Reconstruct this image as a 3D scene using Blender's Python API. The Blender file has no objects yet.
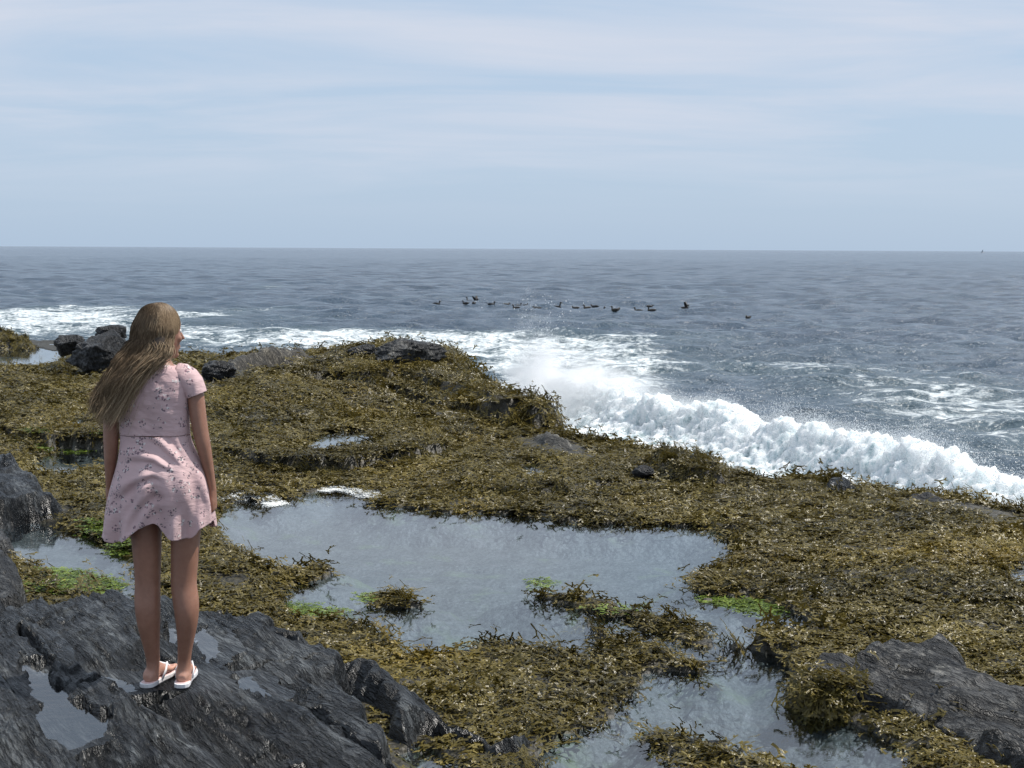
import bpy, math, random
import numpy as np
from mathutils import Vector, Matrix, Euler
R = math.radians
rng = np.random.RandomState(11)
random.seed(5)
scene = bpy.context.scene
COL = scene.collection

# ------------------------------------------------------------------ camera
FPX = 1400.0
CAM = np.array([0.0, 0.0, 1.875])
PITCH = math.degrees(math.atan(135.2/FPX))
cam_d = bpy.data.cameras.new('camera'); cam = bpy.data.objects.new('camera', cam_d); COL.objects.link(cam)
cam_d.sensor_width = 36.0; cam_d.lens = 36.0*FPX/1024.0
cam_d.clip_start = 0.1; cam_d.clip_end = 80000.0
CM = Matrix.Rotation(R(90-PITCH), 4, 'X') @ Matrix.Rotation(R(0.30), 4, 'Z')
cam.matrix_world = Matrix.Translation(Vector(CAM)) @ CM
scene.camera = cam
CM3 = np.array([[CM[i][j] for j in range(3)] for i in range(3)])
def ray(px, py):
    return CM3 @ np.array([(px-512.0)/FPX, (384.0-py)/FPX, -1.0])
def G(px, py, z):
    d = ray(px, py); t = (z-CAM[2])/d[2]
    return CAM + d*t
def Gxy(pts, z): return np.array([G(a, b, z)[:2] for a, b in pts])

# ------------------------------------------------------------------ noise
_perm = np.random.RandomState(3).permutation(256)
_g = np.random.RandomState(4).normal(size=(256, 3)); _g /= np.linalg.norm(_g, axis=1)[:, None]
def pn(x, y, z=0.0):
    x, y, z = np.broadcast_arrays(np.asarray(x, float), np.asarray(y, float), np.asarray(z, float))
    xi, yi, zi = np.floor(x), np.floor(y), np.floor(z)
    fx, fy, fz = x-xi, y-yi, z-zi
    xi, yi, zi = xi.astype(int), yi.astype(int), zi.astype(int)
    u, v, w = [f*f*f*(f*(f*6-15)+10) for f in (fx, fy, fz)]
    out = 0
    for a in (0, 1):
        for b in (0, 1):
            for c in (0, 1):
                g = _g[_perm[(xi+a+_perm[(yi+b+_perm[(zi+c) & 255]) & 255]) & 255]]
                n = g[..., 0]*(fx-a)+g[..., 1]*(fy-b)+g[..., 2]*(fz-c)
                out = out+n*(u if a else 1-u)*(v if b else 1-v)*(w if c else 1-w)
    return out*1.6
def fbm(x, y, z=0.0, o=4, gain=.5):
    s = 0; a = 1.0; f = 1.0
    for i in range(o):
        s = s+a*pn(x*f+i*17.3, y*f-i*9.1, np.asarray(z)*f+i*5.7); a *= gain; f *= 2.03
    return s
def sm(a, b, x):
    t = np.clip((x-a)/(b-a), 0, 1); return t*t*(3-2*t)
def sd_poly(P, x, y):
    """signed distance, positive inside"""
    shp = x.shape; x = x.ravel(); y = y.ravel()
    best = np.full(x.shape, 1e9); ins = np.zeros(x.shape, bool)
    n = len(P)
    for i in range(n):
        ax, ay = P[i]; bx, by = P[(i+1) % n]
        ex, ey = bx-ax, by-ay; L = ex*ex+ey*ey+1e-12
        t = np.clip(((x-ax)*ex+(y-ay)*ey)/L, 0, 1)
        d = (x-ax-t*ex)**2+(y-ay-t*ey)**2
        best = np.minimum(best, d)
        c = ((ay > y) != (by > y))
        with np.errstate(divide='ignore', invalid='ignore'):
            xx = ax+(y-ay)*ex/(ey if abs(ey) > 1e-12 else 1e-12)
        ins ^= c & (x < xx)
    d = np.sqrt(best); return np.where(ins, d, -d).reshape(shp)

# ------------------------------------------------------------------ mesh helpers
def mesh_np(name, V, F, smooth=True, attrs=None):
    V = np.asarray(V, np.float32); F = np.asarray(F, np.int32); k = F.shape[1]; m = len(F)
    me = bpy.data.meshes.new(name)
    me.vertices.add(len(V)); me.vertices.foreach_set('co', V.ravel())
    me.loops.add(m*k); me.loops.foreach_set('vertex_index', F.ravel())
    me.polygons.add(m); me.polygons.foreach_set('loop_start', np.arange(0, m*k, k, dtype=np.int32))
    me.polygons.foreach_set('use_smooth', np.full(m, smooth, bool))
    me.update(calc_edges=True); me.validate()
    for an, arr in (attrs or {}).items():
        at = me.attributes.new(an, 'FLOAT', 'POINT'); at.data.foreach_set('value', np.asarray(arr, np.float32).ravel())
    return me
def link(name, me, mat=None, parent=None, label=None, cat=None, group=None, kind=None):
    o = bpy.data.objects.new(name, me); COL.objects.link(o)
    if mat is not None and me is not None:
        for m in (mat if isinstance(mat, (list, tuple)) else [mat]): me.materials.append(m)
    if parent is not None: o.parent = parent
    tag(o, label, cat, group, kind); return o
def tag(o, label=None, cat=None, group=None, kind=None):
    if label: o['label'] = label
    if cat: o['category'] = cat
    if group: o['group'] = group
    if kind: o['kind'] = kind
def grid_faces(nu, nv, keep=None, wrap=False):
    i = np.arange(nu-1)[:, None]; j = np.arange(nv if wrap else nv-1)[None, :]
    j2 = (j+1) % nv
    F = np.stack([i*nv+j, i*nv+j2, (i+1)*nv+j2, (i+1)*nv+j], -1).reshape(-1, 4)
    if keep is not None: F = F[keep.ravel()[F].any(1)]
    return F
def compact(V, F, attrs):
    used = np.zeros(len(V), bool); used[F.ravel()] = True
    remap = np.cumsum(used)-1
    return V[used], remap[F], {k: np.asarray(a).ravel()[used] for k, a in attrs.items()}

# ------------------------------------------------------------------ materials
class N:
    def __init__(s, name):
        s.m = bpy.data.materials.new(name); s.m.use_nodes = True; s.t = s.m.node_tree
        s.t.nodes.clear(); s.out = s.t.nodes.new('ShaderNodeOutputMaterial')
    def n(s, ty, ins=None, **kw):
        nd = s.t.nodes.new(ty)
        for k, v in kw.items(): setattr(nd, k, v)
        for k, v in (ins or {}).items():
            if isinstance(v, tuple) and len(v) == 2 and hasattr(v[0], 'outputs'): s.t.links.new(v[0].outputs[v[1]], nd.inputs[k])
            elif hasattr(v, 'outputs'): s.t.links.new(v.outputs[0], nd.inputs[k])
            else: nd.inputs[k].default_value = v
        return nd
    def L(s, a, ao, b, bi): s.t.links.new(a.outputs[ao], b.inputs[bi])
    def attr(s, name, ty='GEOMETRY'):
        return (s.n('ShaderNodeAttribute', attribute_name=name, attribute_type=ty), 'Fac')
    def ramp(s, fac, stops, interp='LINEAR'):
        r = s.n('ShaderNodeValToRGB', {'Fac': fac}); r.color_ramp.interpolation = interp
        e = r.color_ramp.elements
        while len(e) < len(stops): e.new(.5)
        for i, (p, c) in enumerate(stops):
            e[i].position = p; e[i].color = (c[0], c[1], c[2], 1) if hasattr(c, '__len__') else (c, c, c, 1)
        return (r, 'Color')
    def mix(s, f, a, b, bt='MIX'):
        m = s.n('ShaderNodeMix', data_type='RGBA', blend_type=bt)
        for idx, v in ((0, f), (6, a), (7, b)):
            if isinstance(v, tuple) and len(v) == 2 and hasattr(v[0], 'outputs'): s.t.links.new(v[0].outputs[v[1]], m.inputs[idx])
            elif hasattr(v, 'outputs'): s.t.links.new(v.outputs[0], m.inputs[idx])
            elif hasattr(v, '__len__'): m.inputs[idx].default_value = (*v[:3], 1)
            else: m.inputs[idx].default_value = v
        return (m, 2)
    def math(s, op, a, b=0.0, c=None, clamp=False):
        m = s.n('ShaderNodeMath', operation=op, use_clamp=clamp)
        for i, v in enumerate((a, b) if c is None else (a, b, c)):
            if isinstance(v, tuple): s.t.links.new(v[0].outputs[v[1]], m.inputs[i])
            elif hasattr(v, 'outputs'): s.t.links.new(v.outputs[0], m.inputs[i])
            else: m.inputs[i].default_value = v
        return (m, 0)
    def coord(s, scale=(1, 1, 1), rot=(0, 0, 0), out='Object', warp=0, wscale=1.0):
        c = s.n('ShaderNodeTexCoord')
        m = s.n('ShaderNodeMapping', {'Vector': (c, out), 'Scale': scale, 'Rotation': rot})
        return (m, 'Vector')
    def noise(s, vec, scale, detail=4, rough=.55, dist=0.0):
        return s.n('ShaderNodeTexNoise', {'Vector': vec, 'Scale': scale, 'Detail': detail, 'Roughness': rough, 'Distortion': dist})
    def voro(s, vec, scale, feature='F1', rnd=1.0):
        return s.n('ShaderNodeTexVoronoi', {'Vector': vec, 'Scale': scale, 'Randomness': rnd}, feature=feature)
    def bump(s, h, strength, dist, nrm=None):
        b = s.n('ShaderNodeBump', {'Height': h, 'Strength': strength, 'Distance': dist})
        if nrm is not None: s.L(nrm, 'Normal', b, 'Normal')
        return b
    def bsdf(s, color, rough=.5, **kw):
        ins = {'Base Color': color if (isinstance(color, tuple) and len(color) == 2) or hasattr(color, 'outputs') else (*color, 1), 'Roughness': rough}
        for k, v in kw.items(): ins[k.replace('_', ' ')] = v
        return s.n('ShaderNodeBsdfPrincipled', ins)
    def done(s, sh): s.t.links.new(sh.outputs[0], s.out.inputs['Surface']); return s.m

# ------------------------------------------------------------------ world, sun
SUN_EL, SUN_AZ = 60.0, 72.0          # azimuth measured from +Y (view direction) towards +X
w = bpy.data.worlds.new('World'); scene.world = w; w.use_nodes = True
t = w.node_tree; t.nodes.clear()
wo = t.nodes.new('ShaderNodeOutputWorld'); bg = t.nodes.new('ShaderNodeBackground')
sky = t.nodes.new('ShaderNodeTexSky'); sky.sky_type = 'NISHITA'; sky.sun_disc = False
sky.sun_elevation = R(SUN_EL); sky.sun_rotation = R(SUN_AZ); sky.air_density = 1.0; sky.dust_density = 1.6; sky.ozone_density = 1.5
tc = t.nodes.new('ShaderNodeTexCoord')
sep = t.nodes.new('ShaderNodeSeparateXYZ'); t.links.new(tc.outputs['Generated'], sep.inputs[0])
# thin cirrus sheet: direction projected onto a high flat layer
dz = t.nodes.new('ShaderNodeMath'); dz.operation = 'ADD'; dz.inputs[1].default_value = .10; t.links.new(sep.outputs['Z'], dz.inputs[0])
dx = t.nodes.new('ShaderNodeMath'); dx.operation = 'DIVIDE'; t.links.new(sep.outputs['X'], dx.inputs[0]); t.links.new(dz.outputs[0], dx.inputs[1])
dy = t.nodes.new('ShaderNodeMath'); dy.operation = 'DIVIDE'; t.links.new(sep.outputs['Y'], dy.inputs[0]); t.links.new(dz.outputs[0], dy.inputs[1])
cmb = t.nodes.new('ShaderNodeCombineXYZ'); t.links.new(dx.outputs[0], cmb.inputs[0]); t.links.new(dy.outputs[0], cmb.inputs[1])
mp = t.nodes.new('ShaderNodeMapping'); mp.inputs['Scale'].default_value = (.5, 1.0, 1); mp.inputs['Rotation'].default_value = (0, 0, R(11)); t.links.new(cmb.outputs[0], mp.inputs[0])
n1 = t.nodes.new('ShaderNodeTexNoise'); n1.inputs['Scale'].default_value = 1.0; n1.inputs['Detail'].default_value = 8; n1.inputs['Roughness'].default_value = .58; n1.inputs['Distortion'].default_value = .5
t.links.new(mp.outputs[0], n1.inputs['Vector'])
r1 = t.nodes.new('ShaderNodeValToRGB'); r1.color_ramp.elements[0].position = .38; r1.color_ramp.elements[0].color = (.05, .05, .05, 1); r1.color_ramp.elements[1].position = .64; r1.color_ramp.elements[1].color = (1, 1, 1, 1)
t.links.new(n1.outputs[0], r1.inputs[0])
hz = t.nodes.new('ShaderNodeMapRange'); hz.interpolation_type = 'SMOOTHSTEP'; hz.inputs['From Min'].default_value = .01; hz.inputs['From Max'].default_value = .11
t.links.new(sep.outputs['Z'], hz.inputs[0])
mm = t.nodes.new('ShaderNodeMath'); mm.operation = 'MULTIPLY'; t.links.new(r1.outputs[0], mm.inputs[0]); t.links.new(hz.outputs[0], mm.inputs[1])
mx0 = t.nodes.new('ShaderNodeMix'); mx0.data_type = 'RGBA'; mx0.inputs[0].default_value = .86
SKYBASE = mx0; t.links.new(sky.outputs[0], mx0.inputs[6]); mx0.inputs[7].default_value = (3.35, 4.3, 5.55, 1)   # thin high veil over the clear sky
mx = t.nodes.new('ShaderNodeMix'); mx.data_type = 'RGBA'; t.links.new(mm.outputs[0], mx.inputs[0]); t.links.new(mx0.outputs[2], mx.inputs[6]); mx.inputs[7].default_value = (4.55, 4.95, 5.75, 1)
t.links.new(mx.outputs[2], bg.inputs[0]); bg.inputs[1].default_value = .115
t.links.new(bg.outputs[0], wo.inputs[0])
sd_ = bpy.data.lights.new('sun', 'SUN'); sd_.energy = 4.2; sd_.angle = R(.6); sd_.color = (1, .955, .89)
so = bpy.data.objects.new('sun', sd_); COL.objects.link(so)
sdir = Vector((math.sin(R(SUN_AZ))*math.cos(R(SUN_EL)), math.cos(R(SUN_AZ))*math.cos(R(SUN_EL)), math.sin(R(SUN_EL))))
so.rotation_euler = sdir.to_track_quat('Z', 'Y').to_euler(); so.location = (0, 0, 30)
scene.view_settings.view_transform = 'Standard'; scene.view_settings.look = 'None'; scene.view_settings.exposure = 0.30; scene.view_settings.gamma = 1
scene.render.engine = 'CYCLES'; scene.cycles.use_denoising = True
scene.cycles.max_bounces = 6; scene.cycles.diffuse_bounces = 3; scene.cycles.glossy_bounces = 3; scene.cycles.transmission_bounces = 4; scene.cycles.transparent_max_bounces = 12
scene.cycles.volume_bounces = 5; scene.cycles.sample_clamp_indirect = 4.0
# ================================================================== layout (positions on the ground, in metres)
ZP, ZS = -0.25, -1.1          # tide pool level, sea level
LAND = np.array([(14, 2.5), (9, 5.5), (6.2, 8.3), tuple(G(1024, 508, -.2)[:2]), tuple(G(930, 489, -.2)[:2]), tuple(G(830, 474, -.2)[:2]),
    tuple(G(750, 474, -.2)[:2]), tuple(G(690, 452, -.2)[:2]), tuple(G(640, 444, -.2)[:2]), tuple(G(600, 440, -.2)[:2]), tuple(G(532, 424, -.2)[:2]),
    (-.02, 17.4), (-.4, 18.4), (-.75, 20.2), (-1.0, 22.6), (-2.2, 23.6), (-4.0, 24.6), (-6.0, 25.6), (-7.6, 27.0), (-8.8, 30), (-9.5, 33.5), (-12, 36.5), (-18, 37), (-40, 36), (-40, -2), (14, -2)])
def poly(pts, z): return Gxy(pts, z)
def _inside(pts, x, y): return float(sd_poly(np.array(pts, float), np.array([x]), np.array([y]))[0]) > 0
def wpoly(pts, z, island=False, lift=.075):
    """outline of a pool (or of a weed island in it): where weed stands between the viewer and the water, the rim seen is the top of the weed"""
    out = []
    for (a, b) in pts:
        up = (not _inside(pts, a, b-5)) if island else (not _inside(pts, a, b+5))
        out.append(G(a, b, z+(lift if up else 0.0))[:2])
    return np.array(out)
POOL_A = wpoly([(205,510),(235,500),(270,502),(330,487),(352,490),(385,504),(430,511),(480,514),(520,513),(560,521),(620,523),(700,526),(732,534),(746,549),(716,559),(697,568),(692,582),(704,592),(760,602),(800,610),(826,624),(800,632),(770,628),
    (735,636),(722,642),(750,648),(792,660),(796,690),(828,712),(880,734),(915,752),(930,775),(620,800),(530,800),(545,745),(566,735),(600,722),(616,712),(606,700),(634,690),(642,672),(690,674),(708,667),(690,652),(650,641),(612,628),(590,622),
    (604,640),(590,650),(560,641),(530,633),(500,628),(470,636),(430,640),(408,642),(390,634),(372,622),(360,612),(330,612),(300,606),(280,596),(290,584),(330,577),(330,568),(290,564),(262,558),(240,546),(215,532)], ZP)
ISL = [wpoly([(366,594),(385,586),(405,585),(428,597),(424,606),(400,608),(372,604)], ZP, True),
       wpoly([(530,584),(560,584),(610,593),(650,603),(700,616),(722,636),(716,646),(696,648),(668,634),(640,622),(600,612),(560,604),(538,596)], ZP, True),
       wpoly([(592,622),(640,630),(690,650),(710,666),(700,674),(650,668),(600,652)], ZP, True),
       wpoly([(640,727),(660,718),(690,720),(740,738),(790,758),(830,775),(860,800),(720,800),(690,768),(655,745)], ZP, True),
       wpoly([(692,592),(720,590),(728,597),(708,600)], ZP, True)]
POOL_C = wpoly([(-80,516),(0,517),(35,524),(78,530),(112,540),(138,556),(150,580),(140,600),(110,603),(100,590),(110,580),(84,584),(60,574),(40,558),(0,546),(-80,540)], ZP)
POOL_N = poly([(398,752),(420,746),(450,757),(470,770),(500,800),(430,800),(410,775)], -.24)      # small pool under the nose of the ledge
POOLS = [  # polygon, level, depth
    (POOL_A, ZP, .20), (POOL_C, ZP, .10), (POOL_N, -.24, .1),
    (wpoly([(20,456),(60,449),(105,450),(140,456),(130,466),(90,462),(75,470),(62,474),(40,468)], -.2), -.2, .10),
    (wpoly([(298,440),(320,433),(352,429),(372,431),(385,436),(350,440),(322,444)], -.1), -.1, .08),
    (wpoly([(512,466),(532,460),(562,463),(556,469),(528,473)], -.2), -.2, .08),
    (wpoly([(62,416),(84,413),(98,419),(86,423)], -.06), -.06, .06),
    (wpoly([(1008,562),(1030,556),(1060,560),(1050,576),(1020,575)], -.17), -.17, .07),
    (wpoly([(870,629),(900,626),(912,632),(885,637)], -.2), -.2, .05),
    (poly([(-160,350),(0,347),(30,347),(60,351),(70,362),(40,367),(0,367),(-160,370)], -.5), -.5, .15)]
CP = []
for px, py, z in [(300,560,-.19),(600,560,-.22),(330,480,-.19),(500,495,-.19),(700,510,-.19),(800,560,-.17),(900,520,-.15),(1000,560,-.14),(1000,640,-.16),(850,500,-.17),(1024,525,-.15),(750,490,-.15),
    (400,450,-.11),(300,420,-.03),(200,430,-.07),(100,430,-.07),(20,430,-.07),(20,392,0),(100,385,.03),(250,385,.08),(350,380,.10),(250,362,.2),(350,355,.22),(420,402,-.03),(480,415,-.1),(530,424,-.13),(580,446,-.15),(640,460,-.14),(600,480,-.16),(520,455,-.13),
    (20,373,-.02),(-100,373,-.02),(-200,430,-.05),(-200,520,-.1),(0,480,-.12),(1150,560,-.15),(1150,660,-.15),(500,700,-.26),(600,690,-.24),(450,690,-.26),(460,770,-.28),(420,650,-.24),(230,580,-.2),(900,730,-.19)]:
    CP.append(G(px, py, z))
for q in [(-.6, 19.6, -.1), (-1.6, 21.5, -.05), (-.9, 19.0, -.17), (-.4, 17.9, -.19), (-1.5, 19.6, -.13), (-3.5, 23.5, .16), (-6, 24.4, .1), (-6.5, 25.4, -.4), (-8, 26, -.55), (-7.2, 28, -.6), (-10, 29.5, -.6), (-13, 27, -.55), (-10, 26, -.5), (-11, 32, -.6), (-12, 33, -.4), (-20, 30, -.3), (0, 0, -.2), (-6, 2, -.2), (8, 2, -.2), (-3, 5, -.2)]: CP.append(np.array(q))
CP = np.array(CP)
CP[:, 2] -= .045*(CP[:, 1] > 10)+.03*(CP[:, 1] > 15)
T1 = np.vstack([poly([(350,388),(400,396),(440,405),(467,412),(500,418),(538,423)], -.13), [(1.6, 17.2), (2, 25), (-6, 26), (-6, 20)]])   # lower terrace of the weed-hung bank
T2 = np.vstack([poly([(360,375),(400,376),(440,382),(480,395),(512,407)], .06), [(1.2, 16.6), (2, 25), (-6, 26), (-6, 20.5)]])          # upper terrace
S_DIR = np.array([.55, -.835]); N_DIR = np.array([.835, .55])    # run of the slate's cleavage and the direction across it

def terrain(x, y, full=True):
    shp = x.shape; x = x.ravel(); y = y.ravel()
    nz = 0; ww = 0
    for c in CP:
        k = 1/((x-c[0])**2+(y-c[1])**2+.25)**1.6; nz = nz+k*c[2]; ww = ww+k
    z = nz/ww
    w1 = fbm(x*1.7, y*1.7, 3, 3); w2 = fbm(x*1.7, y*1.7, 9, 3); w3 = fbm(x*6, y*6, 5, 3); w4 = fbm(x*6, y*6, 7, 3)
    fs = np.clip(y/16, .35, 1.4)
    xw = x+.05*w1*fs+.045*w3; yw = y+.14*w2*fs+.07*w4
    fade = sm(-3.6, -1.6, x)
    for T, hgt in ((T1, .18), (T2, .15)):
        d = sd_poly(T, x+.10*w1+.05*w3, y+.30*w2+.1*w4)
        z = z+fade*hgt*sm(-.03, .07, d)
    lump = .045*fbm(x*1.1, y*1.1, 1, 3)+.03*(np.abs(fbm(x*2.6, y*2.2, 2, 3))-.4)+.010*fbm(x*9, y*9, 4, 2)
    far = sm(12, 17, y)
    z = z+lump*(.65+.35*far)+far*.035*fbm(x*.55, y*.8, 6, 3)
    pool = np.full(x.shape, -9.0); level = np.full(x.shape, ZP)
    for i, (P, L, dep) in enumerate(POOLS):
        d = sd_poly(P, xw, yw)
        if i == 0:
            for I in ISL: d = np.minimum(d, -sd_poly(I, xw, yw))
        t = -d
        top = L+.012+.05*(1-np.exp(-np.maximum(t, 0)/.2))+.16*np.maximum(t, 0)
        bot = L+.012+.05*np.clip(t, 0, .4)
        zo = np.where(t < .6, np.maximum(np.minimum(z, top), bot), np.minimum(z, top))
        zi = L-np.minimum(.02+.45*np.maximum(d, 0), dep)+.025*fbm(x*3, y*3, 8, 3)*sm(.03, .15, d)
        z = np.where(d > 0, np.minimum(zi, L-.008), np.where(pool > 0, z, zo))
        nearer = d > pool
        pool = np.maximum(pool, d); level = np.where(nearer, L, level)
    ds = -sd_poly(LAND, x+.22*w1+.1*w3, y+.25*w2+.1*w4)
    z = z-.05*sm(-.5, 0, ds)-1.75*sm(-.06, 1.1, ds)-np.maximum(ds-1, 0)*.3
    return z.reshape(shp), pool.reshape(shp), ds.reshape(shp)

# ------------------------------------------------------------------ rock slabs (height fields inside an outline)
def slate(x, y, amp=1.0, seed=0):
    """stepped, cleaved slate relief"""
    u = x*N_DIR[0]+y*N_DIR[1]; v = x*S_DIR[0]+y*S_DIR[1]
    u = u+.10*fbm(u*.8, v*.5, 20+seed, 3)+.012*fbm(u*6, v*1.4, 24+seed, 2)
    z = 0
    for f, a, k in ((1.7, .055, 0), (4.3, .048, 1), (11.0, .024, 2), (27.0, .010, 3)):
        ph = u*f+.35*fbm(u*f*.3, v*f*.16, 30+k+seed, 2)
        i = np.floor(ph); fr = ph-i
        def leaf(ii):                       # each cleavage leaf has its own height and breaks off along its run
            vv = v*f*.30+ii*.37+.25*fbm(u*f*.5, v*f*.5, 33+k, 2); j = np.floor(vv); g = vv-j; b = sm(.90, 1.0, g)
            q0, q1 = pn(ii*7.13+seed+.37, j*3.71+.41, 40.3+k), pn(ii*7.13+seed+.37, (j+1)*3.71+.41, 40.3+k)
            return .75*(q0*(1-b)+q1*b)+.35*pn(ii*5.3+seed+.2, v*f*.14, 50.3+k)
        e = sm(.90, 1.0, fr)
        z = z+a*1.55*((leaf(i)*(1-e)+leaf(i+1)*e)+.5*(fr-.5)*(1-e))
    brk = fbm(u*3.2, v*2.2, 60+seed, 4)
    z = z+.007*brk-.035*sm(.50, .60, pn(u*2.2, v*1.1, 70+seed)+.25*brk)
    return z*amp
ROCKS = []
PUDDLES = [  # on the near ledge: outline, (level is found from the rock)
    [(18,668),(42,674),(58,690),(66,702),(90,716),(114,728),(112,742),(92,750),(70,758),(46,748),(36,730),(38,708),(28,690)],
    [(118,697),(140,700),(152,712),(140,722),(126,712)],
    [(160,628),(176,628),(190,640),(180,652),(166,644)],
    [(194,624),(214,632),(222,650),(206,662),(196,648)],
    [(230,676),(250,673),(272,690),(262,696),(240,690)],
    [(92,676),(118,678),(132,690),(112,692),(96,686)]]
class Rock:
    def __init__(s, name, label, pts, z, top, edge=.14, base=-.6, amp=1.0, seed=0, res=.02, weed=None, puddles=(), cat='rock', warp=.05, gz=None):
        s.name, s.label, s.z, s.topf, s.edge, s.base, s.amp, s.seed, s.res, s.weed, s.cat, s.warp = name, label, z, top, edge, base, amp, seed, res, weed, cat, warp
        s.P = poly(pts, z) if gz is None else np.array([G(a, b, gz if not _inside(pts, a, b+6) else z)[:2] for a, b in pts])
        s.pud = []
        for q in puddles:
            Q = poly(q, z); zz = s.raw(Q[:, 0], Q[:, 1])
            s.pud.append((Q, float(np.percentile(zz, 38))))
    def d(s, x, y):
        wv = s.warp
        return sd_poly(s.P, x+wv*fbm(x*4, y*4, 80+s.seed, 4), y+1.3*wv*fbm(x*4, y*4, 90+s.seed, 4))
    def raw(s, x, y):
        z = s.topf(x, y)+slate(x, y, s.amp, s.seed)
        if s.seed == 0:      # level footing, and the deep crack just in front of it
            fx, fy = G(170, 680, 0)[:2]; d = np.hypot((x-fx)/.30, (y-fy)/.22)
            z = z+(0.0-z)*sm(1.25, .75, d)
            a, b = G(60, 697, 0)[:2], G(185, 693, 0)[:2]; e = b-a; L = np.hypot(*e); e = e/L
            u = (x-a[0])*e[0]+(y-a[1])*e[1]; v = -(x-a[0])*e[1]+(y-a[1])*e[0]+.03*fbm(x*6, y*6, 3, 3)
            wd = .045*np.clip(np.minimum(u, L-u)/.2, 0, 1)*(.5+.7*u/L)
            z = z-.10*sm(wd+.012, wd*.5, np.abs(v))*(wd > .003)
            for (pa, pb, w0) in (((300,690),(405,768),.022),((190,604),(330,640),.018),((215,664),(330,650),.012),((20,640),(60,690),.02),((200,735),(340,768),.025)):
                a, b = G(*pa, 0)[:2], G(*pb, 0)[:2]; e = b-a; L = np.hypot(*e); e = e/L
                u = (x-a[0])*e[0]+(y-a[1])*e[1]; v = -(x-a[0])*e[1]+(y-a[1])*e[0]+.03*fbm(x*5, y*5, 8, 4)
                wd = w0*np.clip(np.minimum(u, L-u)/.15, 0, 1)*(.4+np.clip(.6+fbm(x*4, y*4, 12, 2), 0, 1.2)); z = z-.07*sm(wd+.01, wd*.4, np.abs(v))*(wd > .002)
        return z
    def h(s, x, y):
        d = s.d(x, y); z = s.raw(x, y)
        for Q, L in s.pud:
            dq = sd_poly(Q, x+.03*fbm(x*7, y*7, 3, 4), y+.05*fbm(x*7, y*7, 5, 4))
            zi = L-np.minimum(.004+.10*np.maximum(dq, 0), .02)
            zo = np.maximum(z, L+.006*sm(0, .03, -dq)) 
            wgt = sm(.16, .0, -dq)
            z = np.where(dq > 0, np.minimum(zi, L-.003), np.where(-dq < .10, zo*1.0, z))
        e = sm(-.03, s.edge, d)
        z = s.base+(z-s.base)*e**.6
        return z, d
    def build(s, mat):
        x0, y0 = s.P.min(0)-.1; x1, y1 = s.P.max(0)+.1
        nx, ny = int((x1-x0)/s.res)+2, int((y1-y0)/s.res)+2
        X, Y = np.meshgrid(np.linspace(x0, x1, nx), np.linspace(y0, y1, ny), indexing='ij')
        Z, D = s.h(X, Y)
        V = np.stack([X, Y, Z], -1).reshape(-1, 3)
        F = grid_faces(nx, ny, keep=(D > -.03))[:, ::-1]
        V, F, A = compact(V, F, {'edge': D})
        c = np.array([s.P[:, 0].mean(), s.P[:, 1].mean(), s.base])
        o = link(s.name, mesh_np(s.name, V-c, F, attrs=A), mat, label=s.label, cat=s.cat); o.location = c
        return o
sinx = np.sin
def ledge_top(x, y):
    return -.005-.035*np.maximum(y-6.3, 0)-.06*np.maximum(x+.55, 0)-.05*np.maximum(5.6-y, 0)*.6+.05*sm(-.9, -2.2, x)
LEDGE = Rock('rock_ledge', 'wide dark layered slate ledge with shallow puddles under the woman', [(-260,590),(-60,596),(0,607),(38,598),(90,597),(130,598),(160,592),(200,600),(240,606),(268,607),(300,620),(330,634),(350,652),(372,684),(398,724),(430,774),(480,860),(300,1100),(-400,1100),(-500,700)],
    0.0, ledge_top, edge=.10, base=-.55, amp=1.0, seed=0, res=.009, puddles=PUDDLES)
def nose_top(x, y): return -.085-.03*np.maximum(x+.84, 0)
NOSE = Rock('rock_slab', 'narrow dark slate rib running beside the seaweed and ending in a blunt nose', [(318,650),(335,645),(385,660),(430,684),(470,702),(505,718),(540,740),(534,764),(500,766),(470,752),(445,744),(420,740),(405,760),(375,720),(345,690)],
    -.08, nose_top, edge=.09, base=-.34, amp=.6, seed=3, res=.010, gz=-.24)
def sl_top(x, y): return .0-.14*np.maximum(x+4.1, 0)+.05*fbm(x*1.3, y*1.3, 3, 2)
SLAB_L = Rock('rock_slab', 'dark slate slab sloping into the seaweed behind the woman at her left', [(-160,470),(-60,462),(0,462),(30,466),(45,478),(62,490),(76,494),(60,500),(30,500),(0,504),(-60,506),(-160,504)], -.05, sl_top, edge=.18, base=-.5, amp=.9, seed=5, res=.02)
def sl2_top(x, y): return .02+.03*fbm(x*1.5, y*1.5, 5, 2)-.12*np.maximum(x+2.95, 0)
SLAB_L2 = Rock('rock_slab', 'grey slate block between the tidal channel and the big front ledge', [(-150,560),(-50,548),(0,545),(14,552),(24,572),(36,592),(36,603),(10,608),(-40,612),(-150,610)], -.05, sl2_top, edge=.10, base=-.6, amp=.8, seed=6, res=.018)
SLAB_L3 = Rock('rock_slab', 'low grey slate tip beside the white water channel', [(-150,530),(-40,528),(0,530),(14,532),(24,542),(14,548),(-40,548),(-150,545)], -.12, lambda x, y: -.10+0*x, edge=.12, base=-.6, amp=.7, seed=7, res=.02)
def rr_top(x, y):
    p0 = G(860, 660, 0); return -.10+.09*sm(6.5, 7.1, y+.25*(x-p0[0]))+.03*sm(0, .5, x-p0[0])
RIGHT = Rock('rock_outcrop', 'grey crusted rock outcrop with brown seaweed hanging over its front', [(786,666),(800,656),(830,655),(870,652),(905,648),(945,650),(985,666),(1030,682),(1150,720),(1250,800),(1060,800),(1000,750),(950,724),(900,700),(850,688),(810,684),(790,676)],
    -.11, rr_top, edge=.10, base=-.34, amp=.85, seed=8, res=.012, weed=True)
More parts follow.
